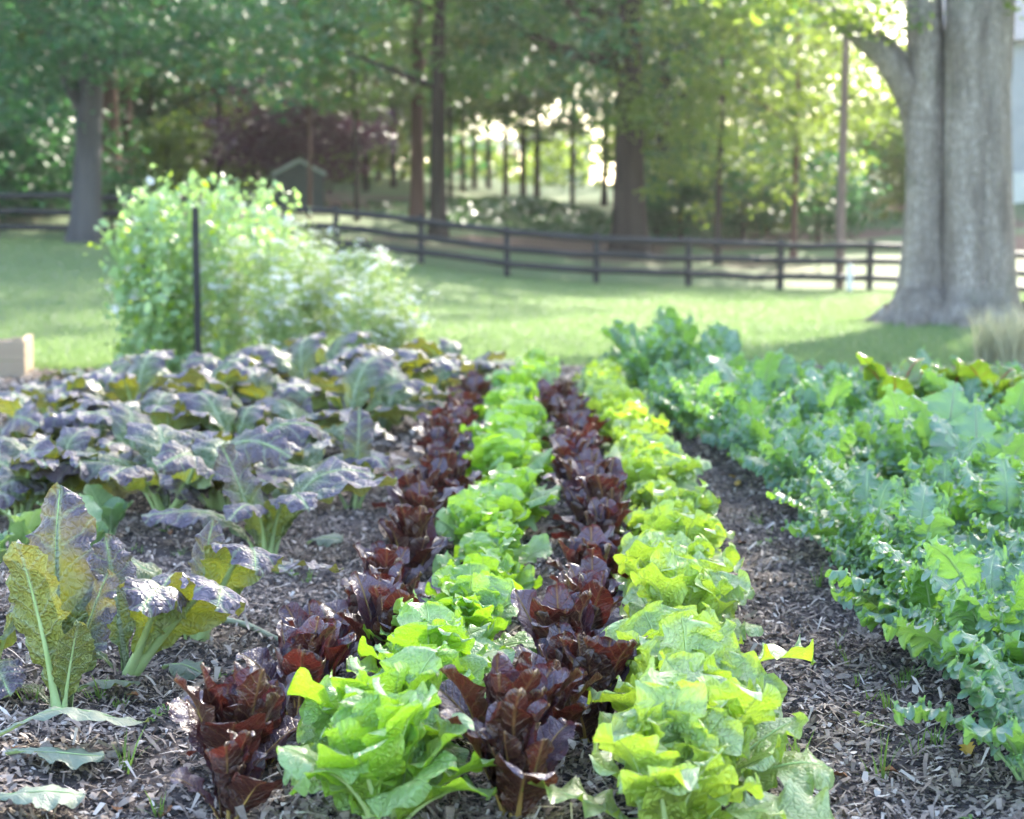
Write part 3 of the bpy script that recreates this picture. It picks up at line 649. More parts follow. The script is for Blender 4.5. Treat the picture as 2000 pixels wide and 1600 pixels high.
# ------------------------------------------------------------------ leaves
def leaf(name, mats, L, hw, th, seed, nu=22, nv=13, cup=.4, ruf=.0, rf=5.0, rpow=2.2, blis=.0, bf=40., groove=.004, lobe=.0, lf=9.0,
         twist=.0, rib=.006, tooth=0.0, tf=40., sway=.0, curl=0.0, fold=0.0, ruf2=0.0, rf2=22., corr=0.0, cN=8, ck=.75):
    """th: list of angles from vertical along the leaf; hw: half-width profile [(u, w)...]"""
    g = np.random.default_rng(seed); nz = sinnoise(seed, 10, bf * .5, bf); n1 = sinnoise(seed + 1, 6, lf * .6, lf * 1.5)
    u = 1 - (1 - np.linspace(0, 1, nu)) ** 1.3; v = np.linspace(-1, 1, nv); v = np.sign(v) * np.abs(v) ** .75
    T = np.radians(np.interp(u, np.linspace(0, 1, len(th)), th)); T = np.convolve(np.pad(T, 2, 'edge'), np.ones(5) / 5, 'valid')
    ds = np.diff(u) * L
    cx = np.concatenate([[0], np.cumsum(np.sin((T[1:] + T[:-1]) / 2) * ds)]); cz = np.concatenate([[0], np.cumsum(np.cos((T[1:] + T[:-1]) / 2) * ds)])
    cy = sway * L * u ** 2
    hu, hv = zip(*hw); uu = np.linspace(0, 1, 60); w = np.interp(u, hu, hv); 
    U, Vv = np.meshgrid(u, v, indexing='ij'); Wd = np.repeat(w[:, None], nv, 1)
    side = np.sign(Vv)
    if lobe: Wd = Wd * (1 + lobe * n1(U, side * 2.0) * np.abs(Vv))
    if tooth: Wd = Wd * (1 + tooth * np.abs(Vv) ** 4 * (np.abs(((U * tf + side * .3) % 1) - .5) * 2 - .5))
    cu = cup * (1 + .3 * n1(U, 3.0)) + 1e-4
    cu = cu + curl * sstep(.5, 1, U)
    yy = Wd * np.sin(cu * Vv) / cu; nn_ = Wd * (1 - np.cos(cu * Vv)) / cu
    env = np.abs(Vv) ** rpow * np.minimum(1, U * 4) 
    ph = g.uniform(0, 6.28, 6)
    dr = np.sin(2 * np.pi * rf * U + ph[0] + side * ph[1] + .8 * n1(U, side)) + .5 * np.sin(2 * np.pi * rf * 2.1 * U + ph[2] + side * ph[3])
    nn_ = nn_ + ruf * env * dr
    ss = ruf * .55 * env * np.cos(2 * np.pi * rf * U + ph[0] + side * ph[1])
    yy = yy + side * ruf * .35 * env * np.sin(2 * np.pi * rf * 1.6 * U + ph[4])
    if ruf2:
        e2 = np.abs(Vv) ** 4.5 * sstep(.3, .42, U)
        nn_ = nn_ + ruf2 * e2 * np.sin(2 * np.pi * rf2 * U + ph[5] + side + 1.5 * n1(U * 2, side)); yy = yy + side * ruf2 * .4 * e2 * np.cos(2 * np.pi * rf2 * 1.3 * U + ph[2])
        ss = ss + ruf2 * .6 * e2 * np.cos(2 * np.pi * rf2 * U + ph[5] + side)
    if blis: nn_ = nn_ + blis * nz(U * L * 4, Vv * Wd * 4) * np.minimum(1, np.abs(Vv) * 4) * np.minimum(1, U * 5)
    if corr: nn_ = nn_ + corr * (np.abs(np.sin(np.pi * (cN * (U - ck * np.abs(yy) / L) + .45))) - .5) * np.minimum(1, np.abs(Vv) * 3) * sstep(.15, .35, U) * (1.15 - np.abs(Vv) ** 3)
    nn_ = nn_ - groove * np.exp(-(Vv * 5) ** 2) + fold * np.abs(yy)
    tw = twist * U; y2 = yy * np.cos(tw) - nn_ * np.sin(tw); n2 = yy * np.sin(tw) + nn_ * np.cos(tw)
    st, ct = np.sin(T)[:, None], np.cos(T)[:, None]
    PX = cx[:, None] + ss * st - n2 * ct; PZ = cz[:, None] + ss * ct + n2 * st; PY = cy[:, None] + y2
    V = np.stack([PX, PY, PZ], -1).reshape(-1, 3)
    ii, jj = np.meshgrid(np.arange(nu - 1), np.arange(nv - 1), indexing='ij'); q = ii * nv + jj
    F1 = np.stack([q, q + nv, q + nv + 1, q + 1], -1).reshape(-1, 4)
    uv = np.stack([U, (Vv * Wd) / L], -1).reshape(-1, 2)
    # rib: half-round ridge on the lower face
    m = nu - 1; a = np.linspace(0, np.pi, 5); r = np.maximum(rib * (1 - u[:m]) ** .8 * (1 + 1.2 * np.exp(-u[:m] * 7)), .0006)
    RB = []
    for i in range(m):
        base = np.array([cx[i], cy[i], cz[i]]); nrm = np.array([-math.cos(T[i]), 0, math.sin(T[i])]); bn = np.array([0, 1., 0])
        RB.append(base + np.outer(np.cos(a) * r[i], bn) - np.outer(np.sin(a) * r[i] * .9 + groove * .6, nrm))
    RB = np.concatenate(RB); ii, jj = np.meshgrid(np.arange(m - 1), np.arange(4), indexing='ij'); q = ii * 5 + jj
    F2 = np.stack([q, q + 1, q + 6, q + 5], -1).reshape(-1, 4) + len(V)
    V = np.concatenate([V, RB]); uv = np.concatenate([uv, np.zeros((len(RB), 2))])
    return mesh_np(name, V, [F1, F2], mats, uv=uv, mi=np.concatenate([np.zeros(len(F1)), np.ones(len(F2))]))

def rounded(pts, u0, w0): return pts + [(u0 + (1 - u0) * t, max(w0 * (1 - t ** 2.4) ** .5, .002)) for t in (0, .2, .4, .55, .7, .8, .88, .94, .975, .992, 1)]
OBOV = rounded([(0, .02), (.12, .030), (.3, .052), (.5, .078), (.62, .092)], .72, .100)
OBL = rounded([(0, .014), (.15, .020), (.35, .042), (.55, .057)], .72, .062)
MUS = rounded([(0, .014), (.14, .012), (.22, .026), (.32, .052), (.46, .082)], .56, .096)
KAL = rounded([(0, .006), (.28, .007), (.36, .03), (.48, .065)], .62, .082)
COL_ = rounded([(0, .006), (.3, .008), (.4, .04), (.5, .068)], .62, .085)
sc = lambda p, k: [(a, b * k) for a, b in p]

LV = {}
def bank(key, n, fn): LV[key] = [fn(i) for i in range(n)]
rr = random.Random(12)
u_ = rr.uniform
# green lettuce (rounded), outer / middle / inner
for nm, mk, ruf, lob in (('lettuce', 'lettuce', .009, .06), ('lime', 'lime', .012, .09)):
    ms = [M[mk], M['lettuce_rib']]
    bank(nm + 'o', 6, lambda i: leaf('leaf', ms, .23, sc(OBOV, u_(.72, .88)), [24, 40, 54, u_(60, 115)], 100 + i, 34, 23, u_(.0, .7), ruf * 1.1, u_(3, 4.5), blis=.003, bf=44, lobe=lob, lf=11, twist=u_(-.6, .6), curl=u_(-1.2, .2), ruf2=.0015, rf2=11, corr=.0022, ck=.7))
    bank(nm + 'm', 7, lambda i: leaf('leaf', ms, .25 if nm == 'lime' else .24, sc(OBOV, u_(.58, .75)), [6, 14, 20, u_(12, 90)], 120 + i, 34, 23, u_(.1, .9), ruf * 1.2, u_(3, 5), blis=.0035, bf=44, lobe=lob, lf=11, twist=u_(-.6, .6), curl=u_(-1.2, .1), ruf2=.0015, rf2=11, corr=.0022, ck=.7))
    bank(nm + 'i', 4, lambda i: leaf('leaf', ms, .21, sc(OBOV, .65), [3, 8, 12, u_(5, 40)], 140 + i, 28, 19, u_(.6, 1.2), ruf * 1.3, u_(4, 6), blis=.0035, bf=46, lobe=lob, lf=12, twist=u_(-.6, .6)))
ms = [M['red'], M['red_rib']]
bank('redo', 4, lambda i: leaf('leaf', ms, .22, sc(OBL, u_(.75, .95)), [20, 36, 50, u_(65, 125)], 160 + i, 28, 17, u_(.2, .7), .007, u_(3, 5), blis=.0035, bf=45, lobe=.08, twist=u_(-.4, .4), rib=.0045, corr=.0035, cN=11, ck=.8))
bank('redm', 8, lambda i: leaf('leaf', ms, .25, sc(OBL, u_(.62, .85)), [3, 8, 12, u_(5, 60)], 180 + i, 28, 17, u_(.3, .8), .006, u_(3, 5), blis=.0035, bf=45, lobe=.08, twist=u_(-.5, .5), rib=.0045, corr=.0035, cN=11, ck=.8))
bank('redi', 3, lambda i: leaf('leaf', ms, .20, sc(OBL, .85), [3, 6, 10, u_(5, 30)], 200 + i, 24, 15, u_(.6, 1.2), .006, u_(3, 5), blis=.003, bf=45, lobe=.08, rib=.004))
ms = [M['mustard'], M['mustard_rib']]
bank('musu', 4, lambda i: leaf('leaf', ms, .52, sc(MUS, .92), [6, 12, 18, u_(22, 50)], 220 + i, 44, 25, u_(-.5, .3), .012, u_(4, 6), blis=.0045, bf=26, lobe=.12, lf=14, tooth=.14, tf=30, twist=u_(-.3, .3), rib=.010, corr=.009))
bank('musf', 5, lambda i: leaf('leaf', ms, .58, sc(MUS, 1.0), [10, 18, 40, 88, u_(115, 145)], 240 + i, 44, 25, u_(-.8, -.2), .013, u_(4, 6), blis=.0045, bf=26, lobe=.12, lf=14, tooth=.14, tf=30, twist=u_(-.4, .4), rib=.010, corr=.009))
bank('mush', 4, lambda i: leaf('leaf', ms, .58, sc(MUS, .98), [22, 42, 76, 102, u_(100, 125)], 260 + i, 44, 25, u_(-.7, -.1), .012, u_(4, 6), blis=.0045, bf=26, lobe=.12, lf=14, tooth=.14, tf=30, twist=u_(-.5, .5), rib=.010, corr=.009))
ms = [M['collard'], M['kale_rib']]
bank('col', 4, lambda i: leaf('leaf', ms, .26, COL_, [12, 22, 34, u_(40, 80)], 280 + i, 20, 11, u_(.2, .7), .006, 4, blis=.002, rib=.005))
for nm, mk, rk in (('kale', 'kale', 'kale_rib'), ('kaleb', 'kale_blue', 'kale_rib')):
    ms = [M[mk], M[rk]]
    bank(nm + 'o', 6, lambda i: leaf('leaf', ms, .34, sc(KAL, .85), [26, 42, 58, u_(75, 110)], 300 + i, 170, 29, u_(-.2, .5), .016, u_(6, 8), rpow=2.2, blis=.003, bf=45, lobe=.10, lf=20, twist=u_(-.5, .5), curl=u_(-1.0, .1), rib=.006, ruf2=.0100, rf2=u_(27, 34)))
    bank(nm + 'm', 6, lambda i: leaf('leaf', ms, .36, sc(KAL, .80), [8, 18, 30, u_(40, 80)], 320 + i, 170, 29, u_(-.2, .6), .016, u_(6, 8), rpow=2.2, blis=.003, bf=45, lobe=.10, lf=20, twist=u_(-.5, .5), curl=u_(-1.0, .1), rib=.006, ruf2=.0100, rf2=u_(27, 34)))
ms = [M['kale_blue'], M['kale_rib_purple']]
bank('rus', 4, lambda i: leaf('leaf', ms, .50, sc(KAL, .95), [6, 12, 22, u_(35, 80)], 340 + i, 44, 13, u_(-.2, .4), .012, u_(6, 8), blis=.002, lobe=.45, lf=26, tooth=.3, tf=20, twist=u_(-.5, .5), rib=.005))
ms = [M['chard'], M['chard_rib']]
bank('cha', 4, lambda i: leaf('leaf', ms, .48, COL_, [4, 12, 24, u_(40, 110)], 360 + i, 34, 15, u_(-.5, .4), .012, 5, blis=.006, bf=24, lobe=.08, twist=u_(-.5, .5), rib=.011))

def put_leaf(t, key, phi, s=1.0, tilt=0.0, r0=.012, z=0.0, idx=None, roll=None):
    me = LV[key][idx] if idx is not None else rng.choice(LV[key])
    o = bpy.data.objects.new('leaf', me); COL.objects.link(o); o.parent = t
    o.rotation_euler = (rng.gauss(0, .10) if roll is None else roll, tilt, phi); o.location = (r0 * math.cos(phi), r0 * math.sin(phi), z)
    fl_ = rng.choice((-1, 1)); o.scale = (s * rng.uniform(.92, 1.08), s * rng.uniform(.88, 1.12), s)
    return o
GA = 2.39996
def rosette(t, keys, counts, s, jit=.4, base=0.0, tiltj=.16):
    k = 0
    for key, n, sk in zip(keys, counts, (1.0, 1.0, 1.0)):
        for _ in range(n):
            put_leaf(t, key, k * GA + rng.gauss(0, jit) + base, s * sk * rng.uniform(.82, 1.12), rng.gauss(0, tiltj), .018 * s, rng.uniform(-.005, .012)); k += 1
def gpos(px, py, z=0.03):
    p = on_plane(px, py, z); return (p.x, p.y, float(GZ(p.x, p.y)) - .012)
def row_points(key, spacing):
    P = [Vector(gpos(*q)) for q in ROWS[key]]; out_ = []
    acc = 0.0; out_.append(P[0])
    for a, b in zip(P[:-1], P[1:]):
        L = (b - a).length; d = spacing - acc
        while d < L: out_.append(a.lerp(b, d / L)); d += spacing
        acc = L - (d - spacing)
    return out_
def seg(y):
    if y > 10: return ', lawn end', ' at the lawn end'
    if y > 6: return ', level with the crowded mustard', ' level with the crowded mustard'
    return ', level with the front mustards', ' level with the front mustards'
def lettuce_row(key, spacing, name, label, group, keys, counts, smin, smax, jx=.02):
    for p in row_points(key, spacing):
        x = p.x + rng.gauss(0, jx); y = p.y + rng.gauss(0, jx)
        where, gw = seg(y)
        t = thing(name, label + where, 'lettuce', (x, y, float(GZ(x, y)) - .012), rng.uniform(0, 6.28), group + gw)
        t.rotation_euler = (rng.gauss(0, .06), rng.gauss(0, .06), rng.uniform(0, 6.28))
        rosette(t, keys, counts, rng.uniform(smin, smax))
lettuce_row('GL', .275, 'green_lettuce', 'fresh green rounded lettuce between the two red rows', 'green lettuces between the red rows', ('lettuceo', 'lettucem', 'lettucei'), (8, 10, 5), .8, 1.22, .03)
lettuce_row('GR', .275, 'lime_lettuce', 'lime green frilly lettuce bordering the mulch path', 'lime lettuces along the mulch path', ('limeo', 'limem', 'limei'), (6, 12, 6), .85, 1.18, .025)
lettuce_row('RL', .21, 'red_lettuce', 'dark red upright lettuce bordering bare soil', 'red lettuces beside the bare soil', ('redo', 'redm', 'redi'), (3, 9, 5), .7, 1.1, .04)
lettuce_row('RR', .22, 'red_lettuce', 'dark red upright lettuce between two green rows', 'red lettuces between the green rows', ('redo', 'redm', 'redi'), (3, 11, 5), .8, 1.18, .03)

hero = min((o for o in COL.objects if o.name.startswith('lime_lettuce')), key=lambda o: (o.location - Vector(gpos(1345, 1450))).length)
hero.rotation_euler = (0, 0, 0); hero['label'] = 'lime lettuce with one long pale leaf stretching sideways over the mulch path'
del hero['group']
put_leaf(hero, 'limeo', R(-8), 1.4, .35, .02, .08, 2); put_leaf(hero, 'limem', R(-85), 1.25, .1, .02, .02, 1); put_leaf(hero, 'limem', R(-120), 1.1, .1, .02, .02, 3)
# ------------------------------------------------------------------ mustard greens
def mustard(px, py, leaves, label, group=None, s=1.0):
    t = thing('mustard_plant', label, 'mustard greens', gpos(px, py), 0, group)
    for (key, phi, sc_, tl, *ix) in leaves: put_leaf(t, key, R(phi), sc_ * s, tl, .015, 0, ix[0] if ix else None, ix[1] if len(ix) > 1 else None)
    return t
# angles: 0 = right, 90 = away from the viewer, -90 = towards the viewer
mustard(120, 1400, [('musu', -104, .88, -.12, 0, .14), ('musu', 92, 1.12, .0, 1, -.06), ('musu', 60, .7, .05, 2), ('mush', 150, .45, .3, 0), ('musu', -60, .5, .0, 3, -.1)], 'mustard plant with one upright purple leaf and one pale veined leaf beside a fallen leaf')
mustard(250, 1312, [('musf', -88, .98, -.05, 0, -.42), ('musf', -72, 1.08, -.05, 1, -.66), ('musu', 110, .75, .05, 2), ('mush', 170, .55, .2, 2)], 'mustard plant with two yellow-green leaves leaning out and folding over purple')
mustard(385, 1240, [('musf', -70, 1.05, .0, 2, -.35), ('mush', 165, 1.0, -.2, 1), ('mush', 15, .9, -.15, 0), ('musf', -100, .75, .0, 3), ('musu', 60, .7, .0, 3)], 'mustard plant with a drooping black-purple leaf behind the two leaning yellow-green leaves')
mustard(-30, 1360, [('musf', -10, .85, .05, 3), ('musu', 20, .8, .1, 2), ('mush', -60, .6, .1, 1), ('musu', 120, .8, 0, 0)], 'mustard plant cut off by the picture border with olive leaf edge showing')
mustard(520, 1085, [('mush', 10, 1.1, -.25, 2), ('musf', 30, 1.05, .0, 4), ('musf', -60, .9, .0, 1), ('musu', 150, .9, .0, 0), ('mush', 190, .9, -.1, 3), ('musf', -110, .8, 0, 0)], 'large mustard plant with a broad grey-purple leaf arching over an orange-yellow one')
mustard(690, 990, [('mush', -20, .9, -.1, 0), ('musf', -60, .8, .0, 2), ('musu', 100, .9, .0, 1), ('mush', 170, .9, .0, 3)], 'mustard plant with a dark green ribbed leaf reaching toward the red lettuces')
gl = 'mustard plant with floppy grey-purple leaves in the crowded patch behind the front plants'
for (px, py) in ((30, 1010), (150, 1000), (320, 1030), (60, 900), (210, 905), (350, 915), (470, 940), (610, 905), (120, 840), (270, 835), (400, 860), (540, 850), (680, 860), (770, 850), (200, 790), (330, 795), (460, 800), (590, 800), (700, 800), (790, 800), (860, 800), (760, 770), (830, 765), (880, 770), (640, 770), (520, 772), (890, 748), (250, 975), (430, 1015), (600, 960), (80, 965), (300, 900), (520, 905)):
    px += rng.gauss(0, 14); py += rng.gauss(0, 8)
    lv = []
    for k in range(rng.randint(7, 9)):
        lv.append((rng.choice(('musf', 'mush', 'mush')), k * 137.5 + rng.gauss(0, 20), rng.uniform(.7, 1.0), rng.gauss(0, .12), None, rng.gauss(0, .4)))
    gx_ = gpos(px, py); w_ = ' beside the red lettuces' if px > 640 else ' near the pea trellis' if gx_[1] > 10 else ' behind the front plants'
    mustard(px, py, lv, 'mustard plant with floppy grey-purple leaves in the crowded patch' + w_, 'crowded mustard greens' + w_, rng.uniform(1.1, 1.4))
for (px, py) in ((40, 1110), (-10, 1130), (130, 1085), (180, 1100), (215, 1070), (420, 855), (380, 860), (560, 760), (90, 1090)):
    t = thing('collard_seedling', 'small pale green collard seedling among the mustard plants', 'collard', gpos(px, py), rng.uniform(0, 6.28), 'collard seedlings among the mustard')
    for k in range(6): put_leaf(t, 'col', k * GA + rng.gauss(0, .2), rng.uniform(.4, .9), rng.gauss(-.18, .1), .008)

# ------------------------------------------------------------------ kale, chard
kp = []
for i in range(60):
    Yk = 3.95 + i * .36
    if Yk > 14.3: break
    left = np.interp(Yk, [3.9, 4.4, 5.7, 7.6, 10, 14.5], [1.10, 1.04, 1.08, 1.10, .90, .84]) + .1
    xk = left + rng.uniform(0, .1)
    while xk < Yk * .31 + .65 and not (Yk > 11.2 and xk > 1.75): kp.append((xk + rng.gauss(0, .05), Yk + rng.gauss(0, .06))); xk += .40
for (xk, Yk) in kp:
    blue = rng.random() < (.25 if Yk < 8 else .6); nm = 'kaleb' if blue else 'kale'
    kl = 'blue-green curly kale' if blue else 'mid-green curly kale'
    kw = ' at the lawn end of the kale bed' if Yk > 10 else ' on the mulch path edge of the kale bed' if xk < np.interp(Yk, [3.9, 7.6, 10], [1.35, 1.5, 1.4]) else ' inside the kale bed short of the chard'
    t = thing('kale_plant', kl + kw, 'kale', (xk, Yk, float(GZ(xk, Yk)) - .01), rng.uniform(0, 6.28), kl + kw)
    hz = .0 if Yk < 11.5 else .10; s = rng.uniform(.85, 1.12) * (1.0 if Yk < 11.5 else 1.08)
    k = 0
    for key, n in ((nm + 'o', 9), (nm + 'm', 8)):
        for _ in range(n): put_leaf(t, key, k * GA + rng.gauss(0, .3), s * rng.uniform(.65, .98), rng.gauss(0, .16), .012, rng.uniform(0, .10) * (k / 12) + hz * k / 12); k += 1
    if Yk > 8:
        mb = MB(); mb.tube([[0, 0, -.02], [0, 0, .06], [0, 0, .12 + hz]], [.016, .014, .010], 8); obj('stalk', mb.mesh('stalk', M['kale_rib']), t)
for i, (px, py, s, lb) in enumerate(((1800, 1290, .95, 'curly kale leaning over the grassy weed tufts at the bed edge'), (1945, 1405, 1.0, 'curly kale with broad pale ribs beside the orange-yellow fallen leaf'), (1905, 1250, 1.0, 'curly kale packed behind the plant beside the orange-yellow leaf'), (2010, 1530, .9, 'curly kale stretching one flat frilled leaf over the mulch'), (1740, 1180, .9, 'curly kale beside the yellow leaf on the path edge'))):
    t = thing('kale_plant', lb, 'kale', gpos(px, py), rng.uniform(0, 6.28)); nm = ('kale', 'kaleb')[i % 2]
    for k in range(15): put_leaf(t, nm + ('o' if k < 9 else 'm'), k * GA + rng.gauss(0, .25), s * rng.uniform(.75, 1.1), rng.gauss(.05, .12), .012, .05 * k / 15)
for (px, py, n) in ((1835, 1000, 6), (1910, 1040, 6), (1770, 960, 5), (1960, 960, 6), (1600, 900, 5), (1480, 850, 5)):
    t = thing('russian_kale', 'tall flat-leaved kale with purple stems standing above the curly kale', 'kale', gpos(px, py), rng.uniform(0, 6.28), 'tall flat-leaved kale plants')
    for k in range(n): put_leaf(t, 'rus', k * GA, rng.uniform(.8, 1.1), rng.gauss(0, .1), .012)
for (px, py, s) in ((1745, 890, 1.0), (1850, 880, 1.05), (1925, 890, 1.0), (1985, 900, .9)):
    t = thing('chard_plant', 'glossy green chard with bright red stems rising from the kale bed', 'chard', gpos(px, py), rng.uniform(0, 6.28), 'red-stemmed chard plants')
    for k in range(8): put_leaf(t, 'cha', k * GA + rng.gauss(0, .2), s * rng.uniform(.95, 1.25), rng.gauss(0, .12), .012)

# ------------------------------------------------------------------ fallen leaves on the soil
def lying(label, px, py, L, rz, th, seed, wk=.8, name='fallen_leaf', cup=-.5, lift=.0):
    me = leaf('fallen_leaf', [M['fallen'], M['mustard_rib']], L, sc(MUS, wk), th, seed, 36, 17, cup, .005, 4, blis=.004, lobe=.06, lf=12, tooth=.04, tf=24, rib=.006, twist=.3 * (seed % 3 - 1))
    x, y, z = gpos(px, py)
    return tag(obj(name, me, None, (x, y, z + .035 + lift), (0, 0, R(rz))), label, 'leaf')
lying('long grey-green fallen leaf lying folded on the soil below the front mustard plants', -15, 1490, .36, 8, [72, 60, 96, 110, 92], 501, .75)
lying('narrow grey-green fallen leaf under the longer folded fallen leaf', 15, 1512, .22, -6, [84, 92, 94, 92], 502, .55)
lying('grey fallen leaf curled on the soil right of the leaning mustard plant', 320, 1305, .13, -25, [70, 85, 105, 110], 503, .6)
lying('limp grey leaf lying at the foot of the veined mustard plant', 150, 1372, .16, 25, [70, 85, 100, 105], 504, .6)
lying('large pale fallen leaf poking in along the soil near the red lettuces', -30, 1606, .20, 10, [70, 85, 95, 110], 505, .7)
lying('bright green loose leaf on soil between mustard and red lettuce', 600, 1062, .15, -15, [60, 75, 95, 110], 506, .6)
P = [gpos(*q) for q in ((432, 1208), (480, 1215), (530, 1238), (580, 1252), (640, 1262))]
mb = MB(); mb.tube(spline([(a, b, c + .02) for a, b, c in P], 20), np.linspace(.012, .004, 20), 8)
tag(obj('withered_stalk', mb.mesh('withered_stalk', M['fallen'])), 'withered yellowish stalk lying across the soil toward the red lettuces', 'stalk')

def dryleaf(seed):
    g = np.random.default_rng(seed); n = 9; a = np.linspace(0, 1, n); w = np.sin(np.pi * a ** .8) * .32 * (1 + .35 * np.sin(a * 22 + seed)); V = []
    for i in range(n):
        for j, v in enumerate((-1, -.5, 0, .5, 1)):
            V.append([a[i] - .5, v * w[i], .16 * v * v * w[i] * 3 * (1 if seed % 2 else -.6) + .10 * math.sin(a[i] * 3 + seed) + g.normal(0, .012)])
    F = [[i * 5 + j, (i + 1) * 5 + j, (i + 1) * 5 + j + 1, i * 5 + j + 1] for i in range(n - 1) for j in range(4)]
    return np.array(V) , np.array(F)
DL = {c: [mesh_np('dry_leaf', *dryleaf(k * 7 + i), M[m]) for i in range(4)] for k, (c, m) in enumerate((('grey', 'dry'), ('rust', 'dry2'), ('yellow', 'dry3')))}
for i in range(150):
    while True:
        py = rng.uniform(1000, 1610); px = rng.uniform(-10, 2010); x, y, z = gpos(px, py)
        if x > .62 or x < -.62: break
    c = 'grey' if rng.random() < .86 else 'rust'; s = rng.uniform(.025, .055)
    o = obj('dry_leaf', rng.choice(DL[c]), None, (x, y, z + .022), (rng.gauss(0, .25), rng.gauss(0, .25), rng.uniform(0, 6.28)), s)
    tag(o, 'curled dead grey-brown leaf lying on the wood chip mulch' if c == 'grey' else 'curled rust-brown dead leaf lying on the wood chip mulch', 'dead leaf', 'grey dead leaves on the mulch' if c == 'grey' else 'rusty dead leaves on the mulch')
for px, py in ((1890, 1470), (1660, 1168), (1575, 1030), (1430, 930), (1440, 945)):
    x, y, z = gpos(px, py); tag(obj('dry_leaf', rng.choice(DL['yellow']), None, (x, y, z + .03), (.3, .2, rng.uniform(0, 6)), .05), 'orange-yellow fallen leaf at the edge of the kale bed', 'dead leaf', 'orange-yellow leaves by the kale')

# weeds: small tufts
def tuft(seed, n, h, w, lean):
    g = np.random.default_rng(seed); V, F = blades(n, g, g.normal(0, .008, n), g.normal(0, .008, n), np.zeros(n) - .005, h, w, lean); return mesh_np('weed', V, F, M['weed'])
TU = [tuft(600 + i, rng.randint(5, 12), rng.uniform(.05, .12), .0028, .6) for i in range(6)]
def seedl(seed):
    g = np.random.default_rng(seed); mb = MB()
    for k in range(7):
        a = k * GA; r = g.uniform(.012, .03); c = np.array([math.cos(a), math.sin(a), 0]); s = np.array([-math.sin(a), math.cos(a), 0]); z = np.array([0, 0, 1]) * g.uniform(.01, .03)
        mb.add([c * r * .15 + z * .5, c * r * .7 + s * r * .28 + z, c * r * 1.3 + z * .9, c * r * .7 - s * r * .28 + z], [[0, 3, 2, 1]])
    return mb.mesh('weed', M['weed'])
SD = [seedl(620 + i) for i in range(4)]
for px, py, m in ((200, 1370, 0), (60, 1395, 1), (230, 1385, 0), (245, 1505, 1), (325, 1395, 2), (365, 1398, 2), (310, 1585, 1), (450, 1310, 2), (470, 1340, 2), (1795, 1460, 1), (1720, 1505, 1), (1560, 1510, 1), (1540, 1480, 1), (1690, 1400, 2), (1720, 1420, 2), (1650, 1190, 1), (1660, 1290, 1), (1640, 1260, 0), (1700, 1310, 0), (1680, 1340, 0), (1760, 1350, 0), (1600, 1150, 0), (1500, 1050, 0), (1480, 1075, 2), (1900, 1600, 2), (1780, 1330, 0), (1745, 1380, 0), (300, 1050, 2), (350, 1100, 0), (260, 1100, 0), (60, 1060, 2), (570, 1120, 2), (600, 1130, 0), (140, 1060, 0), (1830, 1440, 0)):
    for q in range(2 if m != 1 else 1):
        x, y, z = gpos(px + rng.gauss(0, 12) * q, py + rng.gauss(0, 10) * q)
        me = rng.choice(SD) if m == 2 else rng.choice(TU)
        tag(obj('weed', me, None, (x, y, z + .008), (0, 0, rng.uniform(0, 6.28)), rng.uniform(.6, 1.1) * (1.0 if m == 1 else .8 if m == 0 else 1.1)), 'tiny broad-leaved weed seedling in the mulch' if m == 2 else 'small grassy weed tuft sprouting through the mulch', 'weed', 'weed seedlings' if m == 2 else 'grassy weed tufts')

# ------------------------------------------------------------------ pea trellis and flowering cilantro
PT = on_plane(388, 752)
tr = thing('pea_trellis', 'pea trellis of black steel posts and wire panel', 'trellis', (PT.x, PT.y, 0))
for (dx, dy, hh) in ((0, 0, 1.42), (-.05, 3.0, 1.52), (-.1, 6.0, 1.5)):
    mb = MB(); mb.box((0, 0, hh / 2 - .15), (.055, .014, hh + .3)); mb.box((0, .018, hh / 2 - .15), (.010, .034, hh + .298))
    for k in range(14): mb.box((0, -.012, .12 + k * .1), (.02, .014, .02))
    obj('post', mb.mesh('post', M['steel'], smooth=False), tr, (dx, dy, 0))
mb = MB()
for k in range(9): mb.tube([[-.01, .03, .1 + k * .17], [-.06, 3, .1 + k * .17], [-.11, 6, .1 + k * .17]], [.004] * 3, 5)
for k in range(40): yk = .03 + k * .153; mb.tube([[-.01 - yk * .0166, yk, .1], [-.01 - yk * .0166, yk, 1.47]], [.003] * 2, 5)
obj('wire_panel', mb.mesh('wire_panel', M['wire']), tr)
mb = MB(); mb.box((0, 0, .65), (.04, .012, 1.7)); mb.box((0, .018, .65), (.01, .034, 1.698))
p = on_plane(287, 735)
tag(obj('t_post', mb.mesh('t_post', M['steel'], smooth=False), None, (p.x, p.y, 0)), 'lone black steel post hidden in the pea vines', 'post')

